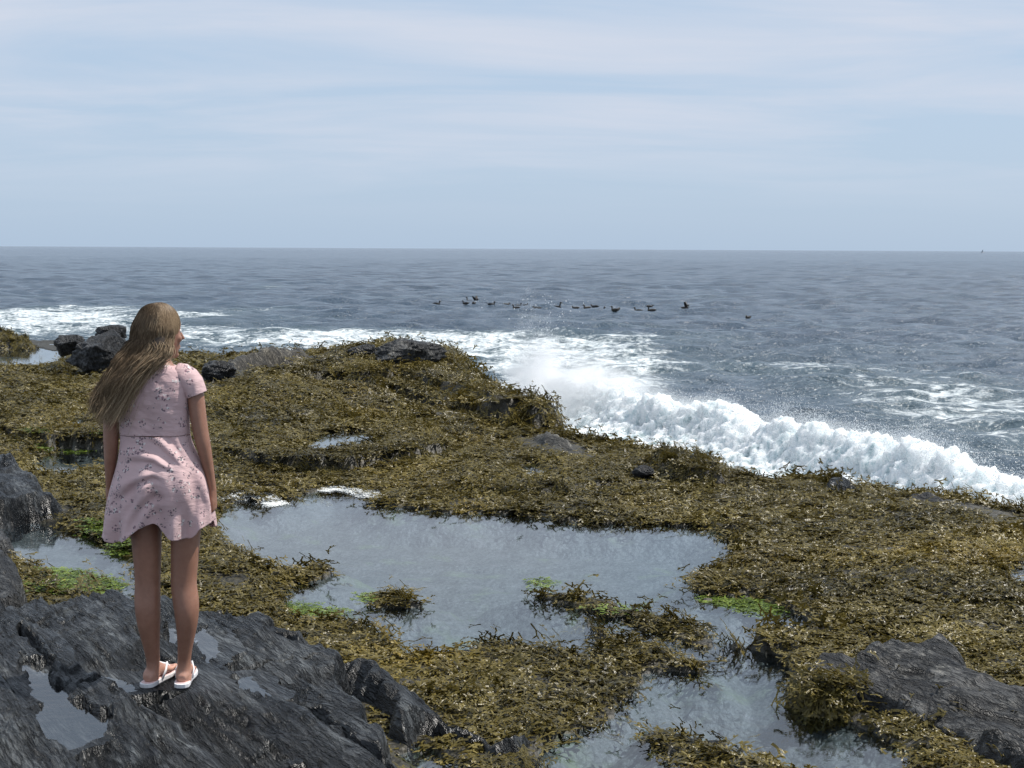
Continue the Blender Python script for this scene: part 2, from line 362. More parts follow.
PT1 = Rock('rock_outcrop', 'weed-topped rock hump on the shore edge in front of the breaking wave', [(632,458),(645,445),(660,440),(690,452),(740,470),(760,480),(700,482),(650,472)], -.12, lambda x, y: -.05-.06*np.maximum(x-1.45, 0)+0*y, edge=.30, base=-1.3, amp=.8, seed=9, res=.03, weed=True)
PT2 = Rock('rock_outcrop', 'bare pale grey rock patch below the weed-hung bank', [(518,430),(540,428),(570,433),(600,446),(590,452),(556,446),(525,440)], -.10, lambda x, y: -.115+0*x, edge=.3, base=-.5, amp=1.2, seed=10, res=.03)
PT3 = Rock('rock_outcrop', 'thin bare grey rock edge on the shore beside the foam', [(880,489),(930,486),(970,492),(1010,503),(1060,516),(1050,522),(1000,512),(940,500),(890,494)], -.15, lambda x, y: -.17+0*x, edge=.2, base=-1.2, amp=1.0, seed=12, res=.03)
PT5 = Rock('rock_outcrop', 'small dark rock point on the shore below the white breaker', [(800,482),(820,473),(850,476),(880,484),(860,490),(820,489)], -.14, lambda x, y: -.12+0*x, edge=.25, base=-1.2, amp=.9, seed=15, res=.03, weed=True)
PT4 = Rock('rock_ledge', 'flat bare brownish rock ledge at the back of the weed', [(190,372),(205,360),(240,356),(280,352),(330,351),(330,357),(285,360),(250,364),(215,374)], .2, lambda x, y: .27+.0*x, edge=.5, base=-.6, amp=1.2, seed=13, res=.05)
REEF = Rock('reef', 'low dark weed-covered reef beyond the calm channel', [(-260,337),(-60,335),(0,333),(30,335),(56,340),(68,347),(44,351),(0,347),(-60,349),(-260,352)], -.4, lambda x, y: -.27+.1*fbm(x*.7, y*.7, 3, 3), edge=1.0, base=-1.4, amp=1.6, seed=14, res=.07, weed=True)
ROCKS = [LEDGE, NOSE, SLAB_L, SLAB_L2, SLAB_L3, RIGHT, PT1, PT2, PT3, PT4, PT5, REEF]

# ------------------------------------------------------------------ rock material
def rock_mat(name, dark, light, rough=(.22, .50), vein=.5, strength=.8, iso=1.0, crust=False):
    m = N(name)
    c = m.coord(rot=(0, 0, R(0)), out='Object')
    # axes turned along the cleavage, then stretched
    rot = m.n('ShaderNodeMapping', {'Vector': c, 'Rotation': (0, 0, R(56.6))})
    st = (m.n('ShaderNodeMapping', {'Vector': (rot, 'Vector'), 'Scale': (1.1, 8, 3)}), 'Vector')
    st2 = (m.n('ShaderNodeMapping', {'Vector': (rot, 'Vector'), 'Scale': (1, 3.2, 1.5)}), 'Vector')
    a = m.noise(st, 5.5, 8, .65, .3); b = m.noise(c, 2.2, 6, .6); f = m.noise(st2, 55, 7, .75); d = m.noise(st2, 16, 6, .7, .4)
    col = m.ramp((a, 'Fac'), [(.36, dark), (.5, tuple(.5*(p+q) for p, q in zip(dark, light))), (.66, light)])
    gl = m.noise((m.n('ShaderNodeMapping', {'Vector': (rot, 'Vector'), 'Scale': (.9*iso, 7/iso**.5, 3)}), 'Vector'), 3.4, 5, .6, .35); gl2 = m.noise((m.n('ShaderNodeMapping', {'Vector': (rot, 'Vector'), 'Scale': (.5*iso, 3.2/iso**.3, 1.5)}), 'Vector'), 2.1, 6, .62, .5)
    band = m.noise((m.n('ShaderNodeMapping', {'Vector': (rot, 'Vector'), 'Scale': (.7, 3.0, 1.5)}), 'Vector'), 2.4, 5, .6, .4)
    col = m.mix(1.0, col, m.ramp((band, 'Fac'), [(.34, (.45, .45, .46)), (.5, (1, 1, 1)), (.64, (1.9, 1.9, 1.85))]), 'MULTIPLY')
    col = m.mix(m.math('MULTIPLY', m.math('SUBTRACT', (b, 'Fac'), .45, clamp=True), 2.2, clamp=True), col, tuple(p*.6 for p in dark))
    col = m.mix(m.math('MULTIPLY', m.math('SUBTRACT', (d, 'Fac'), .60, clamp=True), 5.0, clamp=True), col, (light[0]*1.5, light[1]*1.45, light[2]*1.3))
    och = m.noise(c, 4.1, 6, .7)
    col = m.mix(m.math('MULTIPLY', m.math('SUBTRACT', (och, 'Fac'), .66, clamp=True), 4.5, clamp=True), col, (.16, .13, .07))
    lich = m.noise(c, 38, 4, .6)
    col = m.mix(m.math('MULTIPLY', m.math('SUBTRACT', (lich, 'Fac'), .69, clamp=True), 6.0*vein, clamp=True), col, (.34, .35, .33))
    if crust:
        cr = m.noise(c, 5.5, 8, .75); col = m.mix(m.math('MULTIPLY', m.math('SUBTRACT', (cr, 'Fac'), .535, clamp=True), 8.0, clamp=True), col, (.30, .29, .26))
    rg = m.n('ShaderNodeMapRange', {'Value': (b, 'Fac'), 'From Min': .35, 'From Max': .65, 'To Min': rough[1], 'To Max': rough[0]})
    h = m.math('ADD', m.math('MULTIPLY', (a, 'Fac'), 1.0), m.math('MULTIPLY', (d, 'Fac'), .5))
    gr = m.math('MULTIPLY', m.math('ABSOLUTE', m.math('SUBTRACT', (gl, 'Fac'), .5)), 16.0, clamp=True); gr2 = m.math('MULTIPLY', m.math('ABSOLUTE', m.math('SUBTRACT', (gl2, 'Fac'), .47)), 12.0, clamp=True)
    h = m.math('ADD', h, m.math('MULTIPLY', (f, 'Fac'), .16)); h = m.math('ADD', h, m.math('MULTIPLY', gr, .26)); h = m.math('ADD', h, m.math('MULTIPLY', gr2, .42))
    col = m.mix(m.math('SUBTRACT', 1.0, m.math('MULTIPLY', gr2, gr), clamp=True), col, tuple(p*.45 for p in dark))
    bp = m.bump(h, strength, .06)
    p = m.bsdf(col, (rg, 0), Normal=(bp, 'Normal'))
    return m.done(p)
M_SLATE = rock_mat('dark_slate', (.014, .0165, .019), (.115, .124, .130), vein=.15, strength=1.0)
M_GREY = rock_mat('weathered_slate', (.022, .024, .026), (.12, .12, .118), (.40, .65), 1.2, 1.0, 2.2, True)
M_PALE = rock_mat('pale_rock', (.07, .068, .06), (.24, .23, .20), (.5, .8), 1.0)
M_BLACK = rock_mat('wet_black_rock', (.012, .013, .015), (.05, .052, .055), (.3, .55), .3)
M_BROWNR = rock_mat('brown_rock', (.05, .045, .035), (.19, .17, .135), (.5, .8), .8)

# ------------------------------------------------------------------ ground material
def ground_mat():
    m = N('shore_ground'); c = m.coord()
    dep = m.attr('pool'); sea = m.attr('seaside'); grn = m.attr('green')
    a = m.noise(c, 6.5, 7, .66); b = m.noise(c, 17, 5, .6); v = m.voro(c, 26); v2 = m.voro(c, 75)
    weed = m.ramp((b, 'Fac'), [(.3, (.010, .009, .005)), (.6, (.028, .023, .010)), (.8, (.06, .05, .02))])
    bare = m.ramp((a, 'Fac'), [(.3, (.05, .052, .05)), (.7, (.15, .145, .13))])
    weed = m.mix(m.math('MULTIPLY', m.math('SUBTRACT', (a, 'Fac'), .60, clamp=True), 5.0, clamp=True), weed, bare)
    bed = m.ramp((a, 'Fac'), [(.36, (.05, .06, .045)), (.46, (.16, .17, .13)), (.56, (.25, .25, .21)), (.66, (.40, .35, .32))])
    bed = m.mix(m.math('MULTIPLY', m.math('SUBTRACT', .30, (v, 'Distance'), clamp=True), 1.6, clamp=True), bed, (.40, .36, .34))
    peb = m.ramp((v2, 'Color'), [(.0, (.05, .055, .05)), (.5, (.2, .2, .17)), (1.0, (.5, .46, .43))])
    bed = m.mix(.5, bed, peb); bed = m.mix(1.0, bed, (.40, .42, .44), 'MULTIPLY')
    g2 = m.noise(c, 2.3, 5, .6)
    bed = m.mix(m.math('MULTIPLY', m.math('SUBTRACT', (g2, 'Fac'), .56, clamp=True), 4.0, clamp=True), bed, (.16, .21, .07))
    dk = m.noise(c, 5.3, 6, .65)
    bed = m.mix(m.math('MULTIPLY', m.math('SUBTRACT', (dk, 'Fac'), .57, clamp=True), 5.5, clamp=True), bed, (.03, .03, .02))
    fac = m.n('ShaderNodeMapRange', {'Value': dep, 'From Min': -.015, 'From Max': .05})
    col = m.mix((fac, 0), weed, bed)
    wet = m.n('ShaderNodeMapRange', {'Value': sea, 'From Min': -.1, 'From Max': .3})
    col = m.mix((wet, 0), col, (.018, .018, .016))
    bp = m.bump(m.math('ADD', (b, 'Fac'), m.math('MULTIPLY', (v, 'Distance'), -.5)), .8, .03)
    return m.done(m.bsdf(col, .55, Normal=(bp, 'Normal')))
ny, nx = 760, 620
ty = np.geomspace(3.0, 38.0, ny); tx = np.linspace(-.72, .66, nx)
Yg = np.repeat(ty[:, None], nx, 1); Xg = tx[None, :]*(Yg+1.6)
Zg, Pg, Sg = terrain(Xg, Yg)
V = np.stack([Xg, Yg, Zg], -1).reshape(-1, 3)
F = grid_faces(ny, nx)[:, ::-1]
link('ground', mesh_np('ground', V, F, attrs={'pool': Pg, 'seaside': Sg, 'green': Pg*0}), ground_mat(), kind='structure')
# the sheet carries on under and behind the viewer
Vb = np.array([(-8, -6, -.5), (9, -6, -.5), (9, 3.3, -.42), (-8, 3.3, -.42)])
link('ground', mesh_np('ground_behind', Vb, np.array([[0, 1, 2, 3]])), bpy.data.materials['shore_ground'], kind='structure')
for r, m in zip(ROCKS, [M_SLATE, M_SLATE, M_SLATE, M_GREY, M_GREY, M_GREY, M_BROWNR, M_PALE, M_GREY, M_BROWNR, M_SLATE, M_BLACK]): r.build(m)

# ------------------------------------------------------------------ free-standing boulders
def boulder(name, label, px0, px1, py_top, py_base, z_base, mat, seed, depth=1.0, parts=1, cat='boulder', flat=.55):
    r = np.random.RandomState(seed)
    b = G((px0+px1)/2, py_base, z_base); sc = (b[1])/FPX
    wdt = (px1-px0)*sc; hgt = (py_base-py_top)*sc
    import bmesh
    bm = bmesh.new(); bmesh.ops.create_icosphere(bm, subdivisions=6, radius=1)
    P = np.array([v.co[:] for v in bm.verts]); Fc = np.array([[v.index for v in f.verts] for f in bm.faces]); bm.free()
    pl = r.normal(size=(26, 3)); pl[:, 2] *= .8; pl /= np.linalg.norm(pl, axis=1)[:, None]; dd = r.uniform(.70, 1.0, 26)
    dots = P@pl.T
    rad = np.min(np.where(dots > .05, dd/np.maximum(dots, .05), 9), axis=1)
    rad = np.minimum(rad, 1.25)
    Q = P*rad[:, None]
    n1 = fbm(Q[:, 0]*2.2+seed, Q[:, 1]*2.2, Q[:, 2]*5.0, 5, .55)
    Q = Q*(1+.09*n1+.04*np.abs(fbm(Q[:, 0]*7, Q[:, 1]*7, Q[:, 2]*14+seed, 3)))[:, None]
    Q[:, 0] *= wdt/(Q[:, 0].max()-Q[:, 0].min()); Q[:, 1] *= depth*wdt/(Q[:, 1].max()-Q[:, 1].min())
    Q[:, 2] = (Q[:, 2]-np.percentile(Q[:, 2], 22)); Q[:, 2] *= hgt/Q[:, 2].max()
    Q[:, 0] -= (Q[:, 0].max()+Q[:, 0].min())/2
    o = link(name, mesh_np(name, Q, Fc, smooth=True), mat, label=label, cat=cat)
    o.location = (b[0], b[1]+depth*wdt*.35, z_base); return o
boulder('boulder', 'tall black boulder with a steep shaded face beside the calm channel', 62, 134, 331, 374, -.06, M_BLACK, 21, .8)
boulder('boulder', 'small dark peaked rock on top of the black boulder', 92, 124, 325, 340, .42, M_BLACK, 5, 1.0)
boulder('boulder', 'dark pointed rock at the left foot of the black boulder', 50, 82, 335, 350, .2, M_BLACK, 8, 1.0)
boulder('boulder', 'flat-topped grey boulder at the far edge of the weed bank', 372, 446, 339, 366, .16, M_GREY, 33, .7)
boulder('boulder', 'small black rock against the flat-topped grey boulder', 346, 376, 344, 358, .22, M_BLACK, 14, 1.0)
boulder('boulder', 'dark leaning rock at the back of the weed right of the woman', 200, 236, 361, 377, .08, M_BLACK, 26, 1.0)
boulder('boulder', 'tiny dark wet rock in the weed near the two small pools', 632, 656, 466, 476, -.17, M_BLACK, 19, .9)

# ------------------------------------------------------------------ water of the pools
def pool_water(name, rough=.02, ripple=.35, tint=(.93, .97, .96)):
    m = N(name); c = m.coord(scale=(1, 1, 1))
    n = m.noise((m.n('ShaderNodeMapping', {'Vector': c, 'Scale': (1.0, 1.8, 1)}), 'Vector'), 9.0, 4, .6); n2 = m.noise(c, 26, 3, .5)
    h = m.math('ADD', (n, 'Fac'), m.math('MULTIPLY', (n2, 'Fac'), .22))
    bp = m.bump(h, ripple, .02)
    fr = m.n('ShaderNodeFresnel', {'IOR': 1.72, 'Normal': (bp, 'Normal')})
    tr = m.n('ShaderNodeBsdfTransparent', {'Color': (*tint, 1)})
    gl = m.n('ShaderNodeBsdfGlossy', {'Color': (1, 1, 1, 1), 'Roughness': rough, 'Normal': (bp, 'Normal')})
    mx = m.n('ShaderNodeMixShader', {0: (fr, 0), 1: (tr, 0), 2: (gl, 0)})
    return m.done(mx)
M_POOL = pool_water('pool_water', .0, .03, (.80, .91, 1.0)); M_PUD = pool_water('puddle_water', .02, .06, (.95, .96, .97))
def water_patch(name, P, level, mat, margin=.28, res=.05, fz=None):
    x0, y0 = P.min(0)-margin; x1, y1 = P.max(0)+margin
    nx, ny = max(4, int((x1-x0)/res)), max(4, int((y1-y0)/res))
    X, Y = np.meshgrid(np.linspace(x0, x1, nx), np.linspace(y0, y1, ny), indexing='ij')
    D = sd_poly(P, X, Y)
    V = np.stack([X, Y, X*0+level], -1).reshape(-1, 3)
    V, F, _ = compact(V, grid_faces(nx, ny, keep=D > -margin+.04)[:, ::-1], {})
    return link(name, mesh_np(name, V, F), mat, kind='structure')
for P, L, dep in POOLS:
    far = P[:, 1].mean() > 25
    water_patch('tide_pool_water', P, L, M_POOL, margin=1.0 if far else .28, res=.3 if far else .06)
for Q, L in LEDGE.pud: water_patch('puddle_water', Q, L, M_PUD, margin=.06, res=.02)
# ================================================================== sea
wr = np.random.RandomState(8)
WAVES = []
for i in range(110):
    L = math.exp(wr.uniform(math.log(.6), math.log(9))); th = R(-90)+wr.normal()*.62
    WAVES.append((2*math.pi/L*math.cos(th), 2*math.pi/L*math.sin(th), .0076*L**.42*wr.uniform(.5, 1.3), wr.uniform(0, 6.28), L))
def sea_h(x, y, res):
    z = 0
    for kx, ky, a, p, L in WAVES:
        att = sm(1.6, 4.0, L/res)
        s = np.sin(kx*x+ky*y+p)
        z = z+a*att*(s+.25*s*s)
    return z
CREST_PX = [(520,372,.15),(560,380,.45),(600,392,.62),(640,400,.70),(680,404,.74),(720,409,.74),(760,419,.76),(800,427,.78),(850,436,.78),(900,448,.76),(950,462,.74),(1000,476,.72),(1040,490,.7),(1090,505,.7),(1150,520,.65),(1230,545,.6),(1330,580,.5)]
CR = np.array([[*G(a, b, ZS+h)[:2], h] for a, b, h in CREST_PX])
def along_crest(x, y):
    """distance in front of the crest (+ towards the shore), position along it, local height"""
    shp = x.shape; x = x.ravel(); y = y.ravel(); best = np.full(x.shape, 1e9); sd = np.zeros(x.shape); sp = np.zeros(x.shape); hh = np.zeros(x.shape)
    acc = 0
    for i in range(len(CR)-1):
        ax, ay, h0 = CR[i]; bx, by, h1 = CR[i+1]; ex, ey = bx-ax, by-ay; L2 = ex*ex+ey*ey; L = math.sqrt(L2)
        t = np.clip(((x-ax)*ex+(y-ay)*ey)/L2, 0, 1); d = np.hypot(x-ax-t*ex, y-ay-t*ey)
        side = np.where((x-ax)*(-ey)+(y-ay)*ex > 0, -1, 1)
        k = d < best
        best = np.where(k, d, best); sd = np.where(k, side*d, sd); sp = np.where(k, acc+t*L, sp); hh = np.where(k, h0+(h1-h0)*t, hh); acc += L
    return sd.reshape(shp), sp.reshape(shp), hh.reshape(shp)
# --- open water sheet: fine near the shore, running out to the horizon
ya = np.geomspace(9.5, 420, 640); yb = np.geomspace(425, 45000, 120); ty = np.concatenate([ya, yb]); tx = np.linspace(-.68, .68, 470)
Y = np.repeat(ty[:, None], len(tx), 1); X = tx[None, :]*(Y+4)+np.clip(Y-9, 0, 6)*.0
res = np.maximum(np.gradient(ty)[:, None]*.75, (tx[1]-tx[0])*(Y+4))
Z = ZS+sea_h(X, Y, res)
# pixel-independent foam fields, given as patches on the water
def blob(cx, cy, rx, ry, k):      # ellipse centred on a water point, half-sizes in metres
    return k*np.exp(-(((X-cx)/rx)**2+((Y-cy)/ry)**2)**1.5)
_, _, = 0, 0
dS = -sd_poly(LAND, X, Y)
dS = np.where(Y > 120, 99, dS)
near = 1.0*np.exp(-np.maximum(dS, 0)/2.0)
def fp(px, py, wpx, hpx, k):
    g = G(px, py, ZS); s = g[1]/FPX
    g2 = G(px, py-hpx, ZS)
    return blob(g[0], g[1], wpx*s, abs(g2[1]-g[1]), k)
foam = near
foam = foam+fp(60,324,180,13,.95)+fp(-80,325,160,14,.95)+fp(250,340,190,10,.95)+fp(430,348,150,13,1.0)+fp(540,362,110,22,1.0)+fp(590,385,80,18,.8)
foam = foam+fp(600,345,70,6,.45)+fp(690,342,80,5,.55)+fp(650,362,120,16,.42)+fp(760,372,120,7,.25)+fp(930,400,190,40,.52)+fp(1010,425,140,45,.50)+fp(960,355,200,8,.2)
foam = foam+fp(268,289,18,1.5,.7)+fp(258,312,40,2.4,.55)+fp(90,311,60,2,.6)+fp(200,318,50,2,.5)+fp(640,330,60,2.2,.42)+fp(40,300,60,2,.35)+fp(160,296,40,1.5,.35)+fp(420,300,50,1.6,.4)+fp(820,330,70,2.4,.38)+fp(330,322,60,2,.45)+fp(720,300,40,1.3,.35)+fp(900,300,60,1.4,.3)+fp(560,322,60,2.5,.4)+fp(30,247.9,14,.3,.6)
# swell hidden under the breaker, kept below it
cs, cp, chh = along_crest(X, Y)
nearc = (Y < 40)
Z = np.where(nearc, Z+np.exp(-(np.where(cs < 0, cs/1.6, cs/.9))**2)*chh*.35, Z)
Z = np.where(nearc, np.where((cs > .1) & (dS < 6), np.minimum(Z, ZS+.10), Z), Z)
def sea_mat(name='sea_water', allfoam=False):
    m = N(name); c = m.coord(); geo = m.n('ShaderNodeNewGeometry')
    P = (geo, 'Position')
    def nz(scale, det=4, rough=.55, st=(1, 1, 1), dist=0):
        return m.noise((m.n('ShaderNodeMapping', {'Vector': P, 'Scale': st}), 'Vector'), scale, det, rough, dist)
    a = nz(2.6, 5, .6, (.6, 1, .3)); b = nz(.55, 5, .6, (.5, 1, .3)); d = nz(.11, 5, .6, (.45, 1, .1)); e = nz(9, 3, .5)
    h = m.math('ADD', m.math('MULTIPLY', (a, 'Fac'), .38), m.math('MULTIPLY', (b, 'Fac'), .60)); h = m.math('ADD', h, m.math('MULTIPLY', (d, 'Fac'), 1.1)); h = m.math('ADD', h, m.math('MULTIPLY', (e, 'Fac'), .045))
    bp = m.bump(h, .85, .9)
    fo = m.attr('foam')
    # broken lace of foam: more foam, fewer holes
    f1 = nz(1.5, 8, .62, (.62, 1.1, .4), .8); f2 = nz(6.5, 6, .62, (.8, 1, .5), .5); f3 = nz(.33, 4, .55, (.5, 1, .3), .5)
    pat = m.math('ADD', m.math('MULTIPLY', (f1, 'Fac'), .50), m.math('MULTIPLY', (f2, 'Fac'), .28)); pat = m.math('ADD', pat, m.math('MULTIPLY', (f3, 'Fac'), .22))
    thr = m.math('SUBTRACT', .66, m.math('MULTIPLY', fo, .185))
    k = m.math('MULTIPLY', m.math('SUBTRACT', pat, thr), 9.0, clamp=True)
    has = m.math('MULTIPLY', fo, 9.0, clamp=True)
    k = m.math('MULTIPLY', k, has)
    deep = m.ramp((f3, 'Fac'), [(.3, (.036, .056, .083)), (.7, (.060, .090, .126))])
    deep = m.mix(m.math('MULTIPLY', fo, .8, clamp=True), deep, (.07, .105, .12))
    wat = m.bsdf(deep, .17, IOR=1.333, Normal=(bp, 'Normal'))
    bpf = m.bump(m.math('ADD', pat, m.math('MULTIPLY', (e, 'Fac'), .2)), .5, .10, bp)
    foam_s = m.bsdf(m.ramp((f2, 'Fac'), [(.3, (.36, .43, .46)), (.62, (.74, .78, .79))]), .7, Normal=(bpf, 'Normal'))
    mx = m.n('ShaderNodeMixShader', {0: k, 1: (wat, 0), 2: (foam_s, 0)})
    return m.done(mx)
M_SEA = sea_mat()
V = np.stack([X, Y, Z], -1).reshape(-1, 3)
link('sea', mesh_np('sea', V, grid_faces(len(ty), len(tx))[:, ::-1], attrs={'foam': np.clip(foam, 0, 1.3)}), M_SEA, kind='structure')

# --- the breaker rolling on to the shore: a tumbling white front
seg = np.hypot(np.diff(CR[:, 0]), np.diff(CR[:, 1])); S = np.concatenate([[0], np.cumsum(seg)])
ns = int(S[-1]/.028); ss = np.linspace(0, S[-1], ns)
cx, cy, chh = [np.interp(ss, S, CR[:, i]) for i in range(3)]
for _ in range(60):
    cx[1:-1] = (cx[:-2]+2*cx[1:-1]+cx[2:])/4; cy[1:-1] = (cy[:-2]+2*cy[1:-1]+cy[2:])/4
tx_, ty_ = np.gradient(cx), np.gradient(cy); L_ = np.hypot(tx_, ty_); nx_, ny_ = ty_/L_, -tx_/L_          # towards the shore
nx_, ny_ = np.where(ny_ > 0, -nx_, nx_), np.where(ny_ > 0, -ny_, ny_)
prof = np.array([(-1.9, -.35), (-1.3, .16), (-.9, .42), (-.5, .72), (-.2, .95), (0, 1.0), (.12, .93), (.22, .78), (.32, .60), (.46, .42), (.65, .29), (.9, .20), (1.3, .13), (1.9, .08), (2.6, .06), (3.4, .05), (4.3, .03), (5.2, -.05), (5.6, -.4)])
pl = np.concatenate([[0], np.cumsum(np.hypot(np.diff(prof[:, 0]), np.diff(prof[:, 1])))])
npf = 190; pu = np.linspace(0, 1, npf)**.9*pl[-1]
po, pz = np.interp(pu, pl, prof[:, 0]), np.interp(pu, pl, prof[:, 1])
for _ in range(4): pz[1:-1] = (pz[:-2]+2*pz[1:-1]+pz[2:])/4; po[1:-1] = (po[:-2]+2*po[1:-1]+po[2:])/4
hv = chh*(1+.22*fbm(ss*.6, ss*0+3, 1, 3)+.16*fbm(ss*2.2, ss*0+8, 1, 4)+.05*np.abs(fbm(ss*7, ss*0+1, 1, 3)))
wob = .22*fbm(ss*.45, ss*0+5, 2, 3)
PX = cx[:, None]+nx_[:, None]*(po[None]+wob[:, None]); PY = cy[:, None]+ny_[:, None]*(po[None]+wob[:, None]); PZ = ZS+pz[None]*hv[:, None]
act = sm(-1.0, -.15, po)[None]*np.ones_like(PX)*(.55+.45*sm(1.8, .2, po))[None]
tb = 1-np.abs(fbm(PX*1.9, PY*1.9, PZ*1.9, 5, .56))*1.5          # billows
tb2 = fbm(PX*7, PY*7, PZ*7, 4, .6); tb3 = fbm(PX*1.0, PY*1.0, PZ*.7+9, 3)
spk = np.exp(-(po/.22)**2)[None]*np.maximum(fbm(PX*9, PY*9, PZ*3, 4, .65), 0)**1.5*.05
disp = act*(.065*(tb-.45)+spk+.055*tb2+.03*fbm(PX*22, PY*22, PZ*22, 3, .6)+.09*tb3)
nyv = np.gradient(po); nzv = np.gradient(pz*.75); LL = np.hypot(nyv, nzv); o_n, z_n = -nzv/LL, nyv/LL
PX = PX+nx_[:, None]*o_n[None]*disp; PY = PY+ny_[:, None]*o_n[None]*disp; PZ = PZ+z_n[None]*disp
endf = sm(0, 1.6, ss)[:, None]*sm(S[-1], S[-1]-1.0, ss)[:, None]
PZ = (ZS-.4)+(PZ-(ZS-.4))*endf
white = (sm(-1.25, -.1, po)*(1-.16*sm(.15, .5, po)*sm(1.8, .7, po)))[None]*np.ones_like(PX)
m = N('breaking_foam'); geo = m.n('ShaderNodeNewGeometry')
a = m.noise((geo, 'Position'), 3.2, 8, .66, .6); b = m.noise((geo, 'Position'), 16, 6, .65); c0 = m.noise((geo, 'Position'), 1.1, 4, .6)
wf = m.attr('white')
us, vp = m.attr('along'), m.attr('down')
cv = m.n('ShaderNodeCombineXYZ', {'X': m.math('MULTIPLY', us, 4.5), 'Y': m.math('MULTIPLY', vp, 1.3)})
st_ = m.noise((cv, 0), 2.2, 8, .66, .9)
pat = m.math('ADD', m.math('ADD', m.math('MULTIPLY', (a, 'Fac'), .38), m.math('MULTIPLY', (st_, 'Fac'), .45)), m.math('MULTIPLY', (b, 'Fac'), .25))
k = m.math('MULTIPLY', m.math('SUBTRACT', pat, m.math('SUBTRACT', .82, m.math('MULTIPLY', wf, .52))), 6.0, clamp=True)
col = m.ramp((st_, 'Fac'), [(.34, (.50, .62, .64)), (.50, (.80, .85, .86)), (.7, (.90, .91, .91))])
bp = m.bump(pat, .9, .09)
fs = m.bsdf(col, .75, Subsurface_Weight=1.0, Subsurface_Radius=(1, 1, 1), Subsurface_Scale=.12, Normal=(bp, 'Normal'))
ws = m.bsdf((.16, .22, .23), .10, IOR=1.333, Normal=(m.bump((a, 'Fac'), .5, .12), 'Normal'))
M_BREAK = m.done(m.n('ShaderNodeMixShader', {0: k, 1: (ws, 0), 2: (fs, 0)}))
V = np.stack([PX, PY, PZ], -1).reshape(-1, 3)
FB = grid_faces(ns, npf)
p0, p1, p2 = V[FB[len(FB)//2][0]], V[FB[len(FB)//2][1]], V[FB[len(FB)//2][2]]
if np.cross(p1-p0, p2-p0)[2] < 0: FB = FB[:, ::-1]
link('breaking_wave', mesh_np('breaking_wave', V, FB, attrs={'white': white, 'along': np.repeat(ss[:, None], npf, 1), 'down': np.repeat(pu[None], ns, 0)}), M_BREAK, kind='structure')

# ------------------------------------------------------------------ instancer for what nobody could count
def scatter(name, pts, rot, scl, idx, templates, attrs=None, kind='stuff'):
    me = bpy.data.meshes.new(name); n = len(pts); me.vertices.add(n); me.vertices.foreach_set('co', np.asarray(pts, np.float32).ravel())
    a = me.attributes.new('rot', 'FLOAT_VECTOR', 'POINT'); a.data.foreach_set('vector', np.asarray(rot, np.float32).ravel())
    a = me.attributes.new('scl', 'FLOAT_VECTOR', 'POINT'); a.data.foreach_set('vector', np.asarray(scl, np.float32).ravel())
    a = me.attributes.new('idx', 'INT', 'POINT'); a.data.foreach_set('value', np.asarray(idx, np.int32))
    for k, v in (attrs or {}).items():
        a = me.attributes.new(k, 'FLOAT', 'POINT'); a.data.foreach_set('value', np.asarray(v, np.float32))
    tc_ = bpy.data.collections.new(name+'_templates')
    for i, (tm, mat) in enumerate(templates):
        tm.materials.append(mat); to = bpy.data.objects.new('%s_piece_%02d' % (name, i), tm); tc_.objects.link(to)
    ng = bpy.data.node_groups.new(name+'_scatter', 'GeometryNodeTree')
    ng.interface.new_socket('Geometry', in_out='INPUT', socket_type='NodeSocketGeometry'); ng.interface.new_socket('Geometry', in_out='OUTPUT', socket_type='NodeSocketGeometry')
    gi = ng.nodes.new('NodeGroupInput'); go = ng.nodes.new('NodeGroupOutput'); iop = ng.nodes.new('GeometryNodeInstanceOnPoints')
    ci = ng.nodes.new('GeometryNodeCollectionInfo'); ci.inputs['Collection'].default_value = tc_; ci.inputs['Separate Children'].default_value = True; ci.inputs['Reset Children'].default_value = True
    def na(nm, ty):
        q = ng.nodes.new('GeometryNodeInputNamedAttribute'); q.data_type = ty; q.inputs['Name'].default_value = nm
        return next(s for s in q.outputs if s.name == 'Attribute' and s.enabled)
    e2r = ng.nodes.new('FunctionNodeEulerToRotation')
    ng.links.new(na('rot', 'FLOAT_VECTOR'), e2r.inputs[0]); ng.links.new(gi.outputs[0], iop.inputs['Points']); ng.links.new(ci.outputs[0], iop.inputs['Instance'])
    iop.inputs['Pick Instance'].default_value = True; ng.links.new(na('idx', 'INT'), iop.inputs['Instance Index']); ng.links.new(e2r.outputs[0], iop.inputs['Rotation']); ng.links.new(na('scl', 'FLOAT_VECTOR'), iop.inputs['Scale'])
    ng.links.new(iop.outputs[0], go.inputs[0])
    o = link(name, me, None, kind=kind); md = o.modifiers.new('scatter', 'NODES'); md.node_group = ng
    return o

# ------------------------------------------------------------------ flying spray
import bmesh
def drop_mesh(seed, n, spread, rmin, rmax):
    r = np.random.RandomState(seed); Vs, Fs = [], []
    bm = bmesh.new(); bmesh.ops.create_icosphere(bm, subdivisions=1, radius=1); P = np.array([v.co[:] for v in bm.verts]); Fc = np.array([[v.index for v in f.verts] for f in bm.faces]); bm.free()
    for i in range(n):
        c = r.normal(size=3)*spread; rad = rmin+(rmax-rmin)*r.rand()**3
        Vs.append(P*rad*np.array([1, 1, r.uniform(.8, 1.8)])+c); Fs.append(Fc+len(P)*i)
    return mesh_np('drops', np.vstack(Vs), np.vstack(Fs))
m = N('spray'); 
df = m.bsdf((.86, .88, .89), .4); tl = m.n('ShaderNodeBsdfTranslucent', {'Color': (.86, .88, .9, 1)})
M_SPRAY = m.done(m.n('ShaderNodeMixShader', {0: .5, 1: (df, 0), 2: (tl, 0)}))
sr = np.random.RandomState(3); SP, SS = [], []
